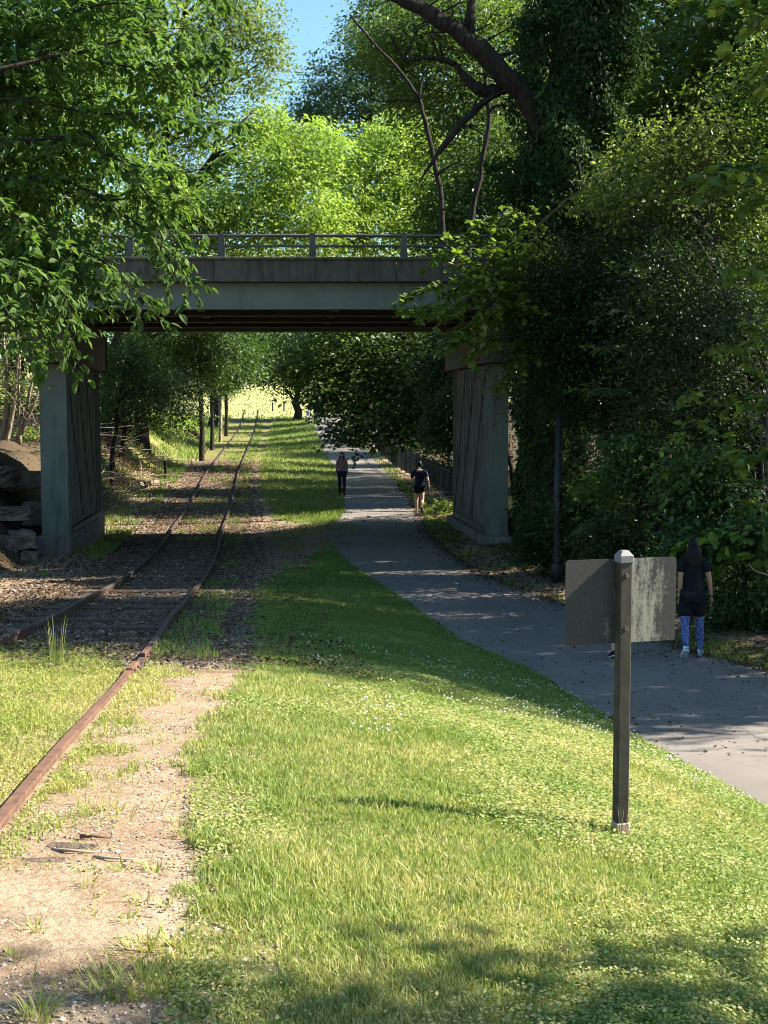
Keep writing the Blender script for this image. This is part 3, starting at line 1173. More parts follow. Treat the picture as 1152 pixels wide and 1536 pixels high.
def person(label, loc, yaw, h, legs, arms, clothes, female=False, hair='short', group=None, lean=0.0, splay=0.0):
    """facing local +y. legs: ((hip_forward, knee_flex), ...) left, right; arms: ((swing_forward, elbow, out), ...)"""
    k = h / 1.72
    root = thing('person', label, 'person', loc, yaw, group)
    hz = .91 * k
    HW = (.092 if female else .088) * k
    SW = (.165 if female else .195) * k
    up = rotx(np.array([0, 0, 1.0]), -lean)
    pel = np.array([0, 0, hz])
    def T(d, y=0):
        return pel + up * d * k + np.array([0, y * k, 0])
    J = {}
    J['pel'] = pel
    J['waist'] = T(.17)
    J['chest'] = T(.36, .005)
    J['neckb'] = T(.50, -.01)
    J['neck'] = T(.57, .005)
    feet = []
    for s, (hf, kf), nm in ((-1, legs[0], 'l'), (1, legs[1], 'r')):
        hip = pel + np.array([s * HW, 0, -.04 * k])
        knee = hip + rotx(np.array([s * (.004 + splay * .5), 0, -.42 * k]), hf)
        ank = knee + rotx(np.array([s * (splay * .5 - .008), 0, -.40 * k]), hf - kf)
        J['hip' + nm], J['knee' + nm], J['ank' + nm] = hip, knee, ank
        J['calf' + nm] = knee + (ank - knee) * .3 + rotx(np.array([0, -.012 * k, 0]), hf - kf)
        feet.append((ank, hf - kf, s))
    for s, (sw, el, outw), nm in ((-1, arms[0], 'l'), (1, arms[1], 'r')):
        sh = T(.465) + np.array([s * SW, 0, 0])
        d = np.array([s * math.sin(outw), 0, -math.cos(outw)])
        elb = sh + rotx(d * .29 * k, sw)
        d2 = np.array([s * math.sin(outw * .5), 0, -math.cos(outw * .5)])
        wr = elb + rotx(d2 * .25 * k, sw + el)
        J['sh' + nm], J['elb' + nm], J['wr' + nm] = sh, elb, wr
    # drop so that the lowest sole touches the ground
    low = 1e9
    toes = {}
    for (ank, rot, s) in feet:
        pitch = min(0.0, rot * .8)
        fwd = rotx(np.array([s * .12, 1, 0]), pitch)
        heel = ank + rotx(np.array([0, -.05 * k, -.075 * k]), pitch)
        toe = ank + rotx(np.array([s * .02, .17 * k, -.082 * k]), pitch)
        toes[s] = (heel, toe, pitch)
        low = min(low, heel[2], toe[2])
    dz = -low + .012
    for n_ in J:
        J[n_] = J[n_] + np.array([0, 0, dz])
    toes = {s: (a + (0, 0, dz), b + (0, 0, dz), p_) for s, (a, b, p_) in toes.items()}
    r = lambda a: a * k
    order = ['pel', 'waist', 'chest', 'neckb', 'neck', 'hipl', 'kneel', 'calfl', 'ankl', 'hipr', 'kneer', 'calfr', 'ankr', 'shl', 'elbl', 'wrl', 'shr', 'elbr', 'wrr']
    ix = {n_: i for i, n_ in enumerate(order)}
    R = dict(pel=(r(.15), r(.105)), waist=(r(.122 if female else .135), r(.09)), chest=(r(.145 if female else .165), r(.105)), neckb=(r(.075), r(.06)), neck=r(.05),
             hipl=r(.092), hipr=r(.092), kneel=r(.058), kneer=r(.058), calfl=r(.058), calfr=r(.058), ankl=r(.036), ankr=r(.036), shl=r(.056), shr=r(.056), elbl=r(.039), elbr=r(.039), wrl=r(.027), wrr=r(.027))
    E = [('pel', 'waist'), ('waist', 'chest'), ('chest', 'neckb'), ('neckb', 'neck'), ('pel', 'hipl'), ('hipl', 'kneel'), ('kneel', 'calfl'), ('calfl', 'ankl'),
         ('pel', 'hipr'), ('hipr', 'kneer'), ('kneer', 'calfr'), ('calfr', 'ankr'), ('neckb', 'shl'), ('shl', 'elbl'), ('elbl', 'wrl'), ('neckb', 'shr'), ('shr', 'elbr'), ('elbr', 'wrr')]

    def skin(names, edges, grow=0.0, extra=None, sub=2, scale=None):
        vs = [J[n_] for n_ in names]
        rad = []
        for n_ in names:
            q = R[n_]
            q = (q, q) if isinstance(q, float) else q
            g = grow + (extra or {}).get(n_, 0.0)
            rad.append((q[0] + g * k, q[1] + g * k))
        id_ = {n_: i for i, n_ in enumerate(names)}
        return skin_data(vs, [(id_[a], id_[b]) for a, b in edges], rad, 0, sub)

    body = MB()
    body.add(*skin(order, E))
    hc = J['neck'] + up * .115 * k + np.array([0, .025 * k, 0])
    HV, HF = head_data(k)
    body.add(HV + hc, HF)
    for s in (-1, 1):
        EV, EF = ear_data(s, k)
        body.add(EV + hc, EF)
    for s, nm in ((-1, 'l'), (1, 'r')):     # hands: palm, four unequal fingers, thumb from its side
        w, e = J['wr' + nm], J['elb' + nm]
        d = (w - e) / np.linalg.norm(w - e)
        fw = np.array([0, 1.0, 0])
        fw = fw - d * np.dot(fw, d)
        fw /= np.linalg.norm(fw)
        inn = np.cross(d, fw) * (1 if np.dot(np.cross(d, fw), [-s, 0, 0]) > 0 else -1)
        pb = w + d * .045 * k
        body.add(*skin_data([w, pb, w + d * .09 * k], [(0, 1), (1, 2)], [(r(.026), r(.020)), (r(.036), r(.017)), (r(.036), r(.014))], 0, 1))
        for j, ln in enumerate((.068, .078, .072, .056)):
            o_ = w + d * .082 * k + fw * (.027 - .018 * j) * k
            p1 = o_ + (d * .5 * ln + inn * .008) * k
            p2 = p1 + (d * .30 * ln + inn * (.012 + .003 * j)) * k
            p3 = p2 + (d * .18 * ln + inn * .016) * k
            body.add(*skin_data([o_, p1, p2, p3], [(0, 1), (1, 2), (2, 3)], [r(.0095), r(.009), r(.0085), r(.007)], 0, 1))
        o_ = w + d * .03 * k + fw * .026 * k
        body.add(*skin_data([o_, o_ + (d * .025 + fw * .022 + inn * .006) * k, o_ + (d * .055 + fw * .026 + inn * .016) * k], [(0, 1), (1, 2)], [r(.013), r(.011), r(.008)], 0, 1))
    body.build('body', clothes['skin'], root, True)
    # eyes
    em = MB()
    for s in (-1, 1):
        em.add(np.array([(s * .03 + .011 * math.cos(a), .0835 + .004 * (b == 0), .006 + .006 * math.sin(a)) if b else (s * .03, .0875, .006)
                         for a, b in [(0, 0)] + [(2 * math.pi * i / 8, 1) for i in range(8)]]) * k + hc,
               [np.array([[0, 1 + i, 1 + (i + 1) % 8] for i in range(8)])])
    em.build('eyes', clothes['hairmat'], root)
    # hair
    hm = MB()
    HV2 = HV.copy()
    keep = []
    for f in HF[0]:
        c = HV[f].mean(0) / k
        if c[2] > .035 and c[1] < .085 or c[1] < .012 + .5 * c[2] and c[2] > -.06:
            keep.append(f)
    hv = HV * np.array([1.06, 1.07, 1.06] if hair == 'long' else [1.14, 1.13, 1.10]) + np.array([0, -.004 * k, .006 * k])
    hm.add(hv + hc, [np.array(keep)])
    if hair == 'long':
        a = hc + np.array([0, -.035 * k, .02 * k])
        hm.add(*skin_data([a, a + np.array([0, -.045, -.14]) * k, a + np.array([0, -.068, -.28]) * k, a + np.array([.01, -.06, -.42]) * k],
                          [(0, 1), (1, 2), (2, 3)], [(r(.118), r(.108)), (r(.128), r(.08)), (r(.135), r(.05)), (r(.08), r(.02))], 0, 2))
        if clothes.get('front_hair'):
            for s in (-1, 1):
                a = hc + np.array([s * .072, .01, .02]) * k
                hm.add(*skin_data([a, a + np.array([s * .012, .0, -.12]) * k, a + np.array([s * .0, .05, -.25]) * k], [(0, 1), (1, 2)], [r(.024), r(.03), r(.016)], 0, 1))
    hm.build('hair', clothes['hairmat'], root, True)
    # top
    sl = clothes.get('sleeve', .6)
    for nm in 'lr':
        J['slv' + nm] = J['sh' + nm] + (J['elb' + nm] - J['sh' + nm]) * sl
        R['slv' + nm] = r(.05)
    names = ['waist', 'chest', 'neckb', 'shl', 'slvl', 'shr', 'slvr', 'pel', 'hemm']
    J['hemm'] = J['pel'] + np.array([0, -.005, -clothes.get('hem', .06) * k])
    R['hemm'] = (r(.165 + clothes.get('flare', 0)), r(.115 + clothes.get('flare', 0)))
    ed = [('waist', 'chest'), ('chest', 'neckb'), ('neckb', 'shl'), ('shl', 'slvl'), ('neckb', 'shr'), ('shr', 'slvr'), ('waist', 'pel'), ('pel', 'hemm')]
    if sl > 1:
        for nm in 'lr':
            J['slv' + nm] = J['elb' + nm]
            R['slv' + nm] = r(.042)
            J['cuf' + nm] = J['elb' + nm] + (J['wr' + nm] - J['elb' + nm]) * .92
            R['cuf' + nm] = r(.03)
            names.append('cuf' + nm)
            ed.append(('slv' + nm, 'cuf' + nm))
    tb = MB().add(*skin(names, ed, .016, {'pel': .012, 'hemm': .01, 'waist': .012, 'neckb': -.006}))
    tb.build('shirt', clothes['top'], root, True)
    # legs
    kl = clothes.get('leg_len', 1.0)
    names = ['pel', 'hipl', 'hipr']
    ed = [('pel', 'hipl'), ('pel', 'hipr')]
    for nm in 'lr':
        if kl < .95:
            J['le' + nm] = J['hip' + nm] + (J['knee' + nm] - J['hip' + nm]) * kl
            R['le' + nm] = r(.078)
            names.append('le' + nm)
            ed.append(('hip' + nm, 'le' + nm))
        else:
            names += ['knee' + nm, 'calf' + nm, 'ank' + nm]
            ed += [('hip' + nm, 'knee' + nm), ('knee' + nm, 'calf' + nm), ('calf' + nm, 'ank' + nm)]
    MB().add(*skin(names, ed, clothes.get('loose', .012), {'ankl': clothes.get('cuff', 0), 'ankr': clothes.get('cuff', 0)})).build(clothes.get('leg_name', 'trousers'), clothes['bottom'], root, True)
    if clothes.get('shorts'):
        names = ['pel', 'hipl', 'hipr', 'sel', 'ser']
        for nm in 'lr':
            J['se' + nm] = J['hip' + nm] + (J['knee' + nm] - J['hip' + nm]) * clothes['shorts_len']
            R['se' + nm] = r(.085)
        MB().add(*skin(names, [('pel', 'hipl'), ('pel', 'hipr'), ('hipl', 'sel'), ('hipr', 'ser')], .024)).build('shorts', clothes['shorts'], root, True)
    # shoes
    for s in (-1, 1):
        heel, toe, pitch = toes[s]
        ank = J['ankl' if s < 0 else 'ankr']
        upv = rotx(np.array([0, 0, 1.0]), pitch)
        a, b = heel + upv * .040 * k, toe + upv * .034 * k
        mid = a + (b - a) * .55 + upv * .012 * k
        o = MB().add(*skin_data([ank + (heel - ank) * .3, a, mid, b], [(0, 1), (1, 2), (2, 3)], [r(.042), (r(.041), r(.041)), (r(.046), r(.036)), (r(.04), r(.026))], 1, 2)).build('shoe', clothes['shoe'], root, True)
        sm = MB()
        ax = (b - a) / np.linalg.norm(b - a)
        sd = np.cross(ax, upv)
        pr_ = []
        for t, w in ((-.12, .026), (0, .04), (.3, .042), (.65, .05), (.95, .044), (1.14, .022)):
            pr_.append((t, w))
        Ls = np.linalg.norm(b - a)
        vv = []
        for lay in (.0, .020):
            for t, w in pr_:
                vv.append(heel + ax * t * Ls + sd * w * k + upv * lay * k)
            for t, w in pr_[::-1]:
                vv.append(heel + ax * t * Ls - sd * w * k + upv * lay * k)
        n_ = 12
        sm.add(np.array(vv), [np.array([[i, (i + 1) % n_, n_ + (i + 1) % n_, n_ + i] for i in range(n_)]), np.arange(n_)[::-1][None], np.arange(n_, 24)[None]])
        sm.build('sole', clothes.get('sole', clothes['shoe']), o)
    return root


def cloth(name, c, rough=.85, var=.25):
    return mottled(name, tuple(x * (1 - var) for x in c), tuple(x * (1 + var) for x in c), 9, rough, .15, .7, .03, stretch=(1, 1, .5))


SK1 = cloth('skin_tan', (.42, .24, .16), .5, .06)
SK2 = cloth('skin_light', (.5, .31, .23), .5, .06)
HAIR = cloth('black_hair', (.010, .008, .008), .45, .3)
HAIRB = cloth('brown_hair', (.03, .018, .012), .5, .3)
BLACK = cloth('black_cloth', (.012, .012, .016))
NAVY = cloth('navy_cloth', (.018, .022, .05))
MAUVE = cloth('mauve_knit', (.25, .125, .13))
DENIM = cloth('dark_denim', (.016, .02, .034))
WHITE = cloth('white_shoe', (.6, .62, .66), .6, .1)
GREYC = cloth('grey_cloth', (.3, .3, .33))
PINK = cloth('pink_cloth', (.45, .25, .27))
m, nt, out = newmat('print_leggings')
v = coords(nt, obj=True)
n1 = noise(nt, v, 30, 3, .6)
bsdf(nt, out, ramp(nt, n1, [(.38, (.025, .03, .06)), (.47, (.10, .135, .33)), (.64, (.14, .18, .39)), (.76, (.22, .26, .45))]), .7, .2)
LEGG = m
m, nt, out = newmat('trainer_upper')
v = coords(nt, obj=True)
n1 = noise(nt, v, 30, 2, .5)
bsdf(nt, out, ramp(nt, n1, [(.4, (.10, .15, .24)), (.5, (.55, .6, .66)), (.6, (.72, .74, .78))]), .6, .3)
TRAIN = m

pw_ = hit(1037, 986)
# the height each figure has in the picture fixes its size
person('woman with long black hair walking away in black top and blue print leggings', pw_, math.radians(-4), 1.66,
       ((-.22, .50), (.14, .06)), ((-.10, .15, .06), (.04, .12, .27)),
       dict(skin=SK1, top=BLACK, bottom=LEGG, shoe=TRAIN, sole=WHITE, hairmat=HAIR, sleeve=.62, hem=.30, flare=.03, loose=.006, leg_name='leggings', cuff=0.0, shorts=BLACK, shorts_len=.80), True, 'long', splay=.05)
ph_ = hit(930, 987)
person('person mostly hidden behind the sign panel, only dark trainers showing below', ph_, math.radians(5), 1.42,
       ((-.18, .2), (.18, .06)), ((.1, .2, .0), (-.1, .2, .0)),
       dict(skin=SK2, top=BLACK, bottom=BLACK, shoe=BLACK, sole=WHITE, hairmat=HAIRB, sleeve=.6, hem=.1, leg_len=.9, leg_name='shorts'), True, 'short', splay=.07)
p1 = hit(513, 744)
person('person walking this way in mauve long-sleeved top and dark jeans', p1, math.radians(176), 1.68,
       ((.10, .04), (-.10, .10)), ((.04, .12, .10), (-.06, .12, .10)),
       dict(skin=SK1, top=MAUVE, bottom=DENIM, shoe=BLACK, sole=BLACK, hairmat=HAIRB, sleeve=1.5, hem=.13, loose=.02, cuff=.02, front_hair=True), True, 'long')
p2 = hit(629, 776)
person('jogger running away in navy T-shirt and black shorts by the bridge pier', p2, math.radians(-3), 1.76,
       ((.12, .05), (-.22, .95)), ((.35, 1.3, .22), (-.55, 1.35, .25)),
       dict(skin=SK2, top=NAVY, bottom=BLACK, shoe=cloth('running_shoe', (.22, .12, .10)), hairmat=HAIR, sleeve=.75, hem=.10, leg_len=.48, loose=.025, leg_name='shorts'), False, 'short', lean=.06)
p3 = hit(534, 672)
person('far figure in dark clothes half hidden by the hanging maple leaves', p3, math.radians(170), 1.75,
       ((.2, .05), (-.15, .4)), ((.2, .4, .1), (-.2, .4, .1)),
       dict(skin=SK1, top=BLACK, bottom=BLACK, shoe=BLACK, hairmat=HAIR, sleeve=.7, hem=.1, leg_len=.6, loose=.02, leg_name='shorts'), False, 'short')
for u, v, c, lab in ((463, 640, GREYC, 'far walker in pale grey clothes at the head of the path'), (474, 638, NAVY, 'far walker in dark blue top beside the one in pale grey')):
    p = hit(u, v)
    person(lab, p, math.radians(10), 1.7, ((.12, .05), (-.12, .1)), ((.1, .2, .1), (-.1, .2, .1)),
           dict(skin=SK2, top=c, bottom=c if c is GREYC else DENIM, shoe=WHITE, hairmat=HAIRB, sleeve=.7, hem=.1, loose=.02), False, 'short')
#@@PART4
# ================================================================= FOLIAGE
def nrm(a):
    return a / np.maximum(np.linalg.norm(a, axis=-1, keepdims=True), 1e-9)


SHAPES = {
    'simple': ([(0, 0, 0), (.48, .30, .07), (1, 0, -.05), (.48, -.30, .07)], [[0, 1, 2], [0, 2, 3]]),
    'ovate': ([(0, 0, 0), (.22, .24, .05), (.58, .25, .05), (1, 0, -.14), (.58, -.25, .05), (.22, -.24, .05)], [[0, 1, 2, 3], [0, 3, 4, 5]]),
    'narrow': ([(0, 0, 0), (.45, .13, .03), (1, 0, -.1), (.45, -.13, .03)], [[0, 1, 2], [0, 2, 3]]),
    'maple': ([(0, 0, 0), (-.02, .30, .03), (.22, .2, .02), (.46, .52, .0), (.52, .24, .02), (.72, .25, 0), (1, 0, -.06),
               (.72, -.25, 0), (.52, -.24, .02), (.46, -.52, 0), (.22, -.2, .02), (-.02, -.30, .03)],
              [[0, 1, 2, 3], [0, 3, 4, 6], [4, 5, 6, 6], [0, 6, 8, 9], [6, 7, 8, 8], [0, 9, 10, 11]]),
    'round': ([(0, 0, 0), (.25, .38, .03), (.75, .38, .03), (1, 0, -.03), (.75, -.38, .03), (.25, -.38, .03)], [[0, 1, 2, 3], [0, 3, 4, 5]]),
}


def leaf_geo(P, D, Nn, L, shape):
    D = nrm(D)
    Nn = nrm(Nn - D * np.sum(Nn * D, -1, keepdims=True))
    S = np.cross(D, Nn)
    tv, tf = SHAPES[shape]
    k = len(tv)
    n = len(P)
    V = np.empty((n, k, 3))
    for i, (a, b, c) in enumerate(tv):
        V[:, i] = P + (D * a + S * b + Nn * c) * L[:, None]
    quads = [f for f in tf if len(f) == 4 and len(set(f)) == 4]
    tris = [f if len(f) == 3 else list(dict.fromkeys(f)) for f in tf if len(f) == 3 or len(set(f)) == 3]
    off = (np.arange(n) * k)[:, None, None]
    fs = []
    for g in (quads, tris):
        if g:
            g = np.array(g)
            fs.append((off + g[None]).reshape(-1, g.shape[1]))
    return V.reshape(-1, 3), fs


def B(u, v, Y, ru, rv, ry=None):
    c = at(u, v, Y)
    rx, rz = ru * Y / F, rv * Y / F
    return (*c, rx, ry if ry else rx, rz)


def crown(blobs, n, per, csize, leaf, rng, flat=.38, droop=.35, shell=.45, spread=.6):
    bl = np.array(blobs, float)
    w = (bl[:, 3] * bl[:, 4] * bl[:, 5])**(2 / 3)
    nc = max(1, int(n / per))
    bi = rng.choice(len(bl), nc, p=w / w.sum())
    d = nrm(rng.normal(size=(nc, 3)))
    r = rng.random(nc)**shell * (1 + .12 * rng.normal(size=nc))
    C = bl[bi, :3] + d * r[:, None] * bl[bi, 3:6]
    out = d * [1, 1, 0]
    out = nrm(out + 1e-6)
    cs = csize * rng.uniform(.55, 1.35, nc)
    cnt = np.maximum(3, (per * rng.uniform(.5, 1.5, nc))).astype(int)
    ci = np.repeat(np.arange(nc), cnt)
    m = len(ci)
    g = rng.normal(size=(m, 3)) * np.array([1, 1, flat]) * .55
    rad = np.sum(g * out[ci], 1)
    g[:, 2] -= .30 * rad + .12 * (g[:, 0]**2 + g[:, 1]**2)
    P = C[ci] + g * cs[ci][:, None]
    D = nrm(g * [1, 1, .2]) * spread + out[ci] * .45 + rng.normal(size=(m, 3)) * .45
    D[:, 2] -= droop
    tilt = rng.normal(size=(nc, 3)) * .38
    Nn = np.array([0, 0, 1.0]) + tilt[ci] + rng.normal(size=(m, 3)) * .27 + out[ci] * .25
    L = leaf * rng.uniform(.6, 1.3, m)
    return P, D, Nn, L, C


def limb_mesh(mb, trunk, C, rng, n, r0, seg=5, zmin=None):
    """limbs from the trunk polyline out to some of the clumps"""
    if len(C) == 0:
        return
    sel = rng.choice(len(C), min(n, len(C)), replace=False)
    tz_ = trunk[:, 2]
    for i in sel:
        c = C[i]
        hd = np.hypot(c[0] - trunk[-1, 0], c[1] - trunk[-1, 1])
        zs = np.clip(c[2] - .55 * hd - .5, tz_[0] + .25 * (tz_[-1] - tz_[0]), tz_[-1])
        s = np.array([np.interp(zs, tz_, trunk[:, k]) for k in range(3)]) if tz_[-1] > tz_[0] else trunk[-1]
        mid = (s + c) / 2 + np.array([0, 0, .12 * np.linalg.norm(c - s)]) + rng.normal(size=3) * .06 * np.linalg.norm(c - s)
        t = np.linspace(0, 1, 7)[:, None]
        p = (1 - t)**2 * s + 2 * t * (1 - t) * mid + t**2 * c
        p[1:-1] += rng.normal(size=(5, 3)) * .02 * np.linalg.norm(c - s)
        rr = r0 * rng.uniform(.5, 1.0)
        mb.tube(p, np.linspace(rr, rr * .15, 7), seg)


def tree(name, label, base, blobs, n, leaf, mat, bark='bark_grey', per=26, csize=.8, shape='simple', seed=1, tr=.2, trunk=None, limbs=18, lr=.07, flat=.38, droop=.35,
         shell=.45, group=None, cat='tree', spread=.6, seg=10):
    rng = np.random.default_rng(seed)
    base = np.array([base[0], base[1], tz(base[0], base[1]) if len(base) < 3 else base[2]], float)
    P, D, Nn, L, C = crown(blobs, n, per, csize, leaf, rng, flat, droop, shell, spread)
    root = thing(name, label, cat, base, 0, group)
    if trunk is None:
        bl = np.array(blobs)
        w = bl[:, 3] * bl[:, 4] * bl[:, 5]
        cen = (bl[:, :3] * w[:, None]).sum(0) / w.sum()
        top = max(b[2] + b[5] * .55 for b in blobs)
        t = np.linspace(0, 1, 9)[:, None]
        end = np.array([cen[0], cen[1], top])
        mid = np.array([base[0], base[1], base[2] + .55 * (top - base[2])])
        trunk = (1 - t)**2 * base + 2 * t * (1 - t) * mid + t**2 * end
        trunk[1:-1, :2] += rng.normal(size=(7, 2)) * tr * .5
        trunk = np.vstack([trunk[0] - [0, 0, .3], trunk])
        rad = np.concatenate([[tr * 1.35, tr * 1.2], np.linspace(tr, tr * .22, 8)])
    else:
        trunk, rad = np.array(trunk[0], float), np.array(trunk[1], float)
    mb = MB().tube(trunk, rad, seg)
    limb_mesh(mb, trunk, C, rng, limbs, lr)
    mb.build('trunk', M[bark], root, True, base)
    V, fs = leaf_geo(P - base, D, Nn, L, shape)
    link('crown', mesh_data('crown', V, fs), M[mat], root)
    return root


def sprays(lines, leaf, rng, step=.11, tw=(.15, .55), per=7, droop=.55, wob=.05):
    """leafy twigs set along branch lines: returns leaf arrays and a branch mesh"""
    mb = MB()
    P, D, Nn, L = [], [], [], []
    for pts, r0 in lines:
        pts = np.array(pts, float)
        seg = np.linalg.norm(np.diff(pts, axis=0), axis=1)
        s = np.concatenate([[0], np.cumsum(seg)])
        t = np.arange(0, s[-1], .12)
        c = np.stack([smooth_itp(t, np.stack([s, pts[:, k]], 1)) for k in range(3)], 1)
        c[:, 2] += wob * np.sin(t * 3 + rng.random() * 6)
        c[:, 0] += wob * np.sin(t * 2.3 + rng.random() * 6)
        mb.tube(c, np.linspace(r0, r0 * .12, len(c)), 6)
        T = nrm(np.gradient(c, axis=0))
        q = s[-1] * .12
        side = 1
        while q < s[-1]:
            i = min(len(c) - 1, int(q / .12))
            side = -side
            lat = nrm(np.cross(T[i], [0, 0, 1.0])[None])[0]
            d = nrm((lat * side * .8 + T[i] * .7 + np.array([0, 0, rng.normal() * .35]) + rng.normal(size=3) * .25)[None])[0]
            ln = rng.uniform(*tw)
            tp = [c[i] + d * ln * a + np.array([0, 0, -.35 * ln * a * a]) for a in np.linspace(0, 1, 5)]
            mb.tube(tp, np.linspace(.006, .002, 5), 3, False)
            for j in range(int(per * (.5 + ln))):
                a = rng.uniform(.15, 1.02)
                p = c[i] + d * ln * a + np.array([0, 0, -.35 * ln * a * a])
                ls = 1 if j % 2 else -1
                l2 = np.cross(d, [0, 0, 1.0]) * ls
                dd = d * .6 + l2 * .8 + rng.normal(size=3) * .3
                dd[2] -= droop * rng.uniform(.5, 1.5)
                P.append(p + rng.normal(size=3) * .02)
                D.append(dd)
                Nn.append(np.array([0, 0, 1.0]) + rng.normal(size=3) * .4 + l2 * .3)
                L.append(leaf * rng.uniform(.55, 1.2))
            q += step * rng.uniform(.6, 1.5)
    return mb, np.array(P), np.array(D), np.array(Nn), np.array(L)


def px_line(uvs, Y0, Y1=None):
    Y1 = Y0 if Y1 is None else Y1
    n = len(uvs)
    return [at(u, v, Y0 + (Y1 - Y0) * i / max(1, n - 1)) for i, (u, v) in enumerate(uvs)]


# ---- near overhanging tree on the left --------------------------------------
def left_overhang():
    rng = np.random.default_rng(3)
    Y = 19.0
    base = np.array([-10.2, 20.0, tz(-10.2, 20.0)])
    root = thing('overhanging_tree', 'broadleaf tree hanging its drooping green branches over the track and bridge end', 'tree', base)
    lines = [
        ([(-60, 300), (40, 330), (130, 380), (200, 440), (236, 478)], 18.2, 17.4),
        ([(-60, 260), (80, 270), (200, 330), (260, 390), (292, 440)], 19.0, 18.0),
        ([(-60, 90), (60, 90), (180, 95), (270, 100), (335, 85)], 19.5, 18.6),
        ([(-60, 150), (100, 160), (220, 175), (310, 180), (366, 175)], 19.2, 18.4),
        ([(-60, 200), (100, 215), (200, 240), (290, 260), (350, 232)], 18.8, 18.2),
        ([(-60, 400), (20, 420), (60, 470), (88, 548)], 17.8, 17.2),
        ([(-60, 330), (60, 350), (120, 420), (160, 470)], 18.6, 17.6),
        ([(-60, 20), (60, 20), (170, 10), (260, 20), (330, 50)], 19.8, 19.0),
        ([(-60, 380), (20, 390), (80, 430), (110, 500)], 17.4, 17.0),
        ([(120, 200), (200, 260), (250, 330), (270, 400)], 19.0, 18.6),
        ([(-60, -40), (80, -60), (200, -40), (330, -10)], 20.4, 19.5),
        ([(-60, 440), (0, 450), (30, 500), (50, 530)], 17.2, 17.0),
        ([(-60, 120), (40, 130), (140, 140), (230, 150)], 20.5, 20.2),
        ([(60, 90), (170, 60), (250, 50), (290, 45)], 18.6, 18.3),
        ([(60, 270), (160, 300), (230, 300), (300, 300)], 19.4, 18.9),
    ]
    L_ = [(px_line(p, a, b), .028) for p, a, b in lines]
    mb, P, D, Nn, L = sprays(L_, .155, rng, step=.075, tw=(.15, .6), per=12)
    bl = [B(-10, 120, 20.5, 150, 150, 1.6), B(110, 60, 21, 130, 110, 1.5), B(30, 300, 20, 100, 90, 1.4), B(-40, 430, 18.6, 80, 90, 1.2), B(140, 210, 20.6, 100, 60, 1.3),
          B(-120, 200, 20.5, 160, 260, 2.2), B(70, 390, 18.8, 60, 50, .9), B(190, -80, 21, 160, 70, 1.6), B(250, 130, 19.8, 60, 60, .9), B(70, 450, 18.2, 50, 45, .8), B(110, 360, 19, 50, 40, .8)]
    P2, D2, N2, L2, C = crown(bl, 27000, 18, .45, .125, rng, .45, .6, .5)
    trunk = np.array([base - [0, 0, .3], base + [0, 0, .3], base + [.15, 0, 3], base + [.5, -.1, 6], base + [1.1, -.2, 8.5], base + [1.7, 0, 11.5]])
    mb.tube(trunk, [.36, .3, .26, .22, .17, .06], 12)
    for p, _ in L_[:14]:
        s = np.array([np.interp(min(max(p[0][2] - 1.2, base[2] + 2.5), base[2] + 11), trunk[:, 2], trunk[:, k]) for k in range(3)])
        mb.tube([s, (s + p[0]) / 2 + [0, 0, .25], p[0]], [.07, .045, .029], 7)
    limb_mesh(mb, trunk, C, rng, 40, .035)
    mb.build('trunk', M['bark_dark'], root, True, base)
    V, fs = leaf_geo(np.concatenate([P, P2]) - base, np.concatenate([D, D2]), np.concatenate([Nn, N2]), np.concatenate([L, L2]), 'ovate')
    link('crown', mesh_data('crown', V, fs), M['leaf_fore'], root)


left_overhang()


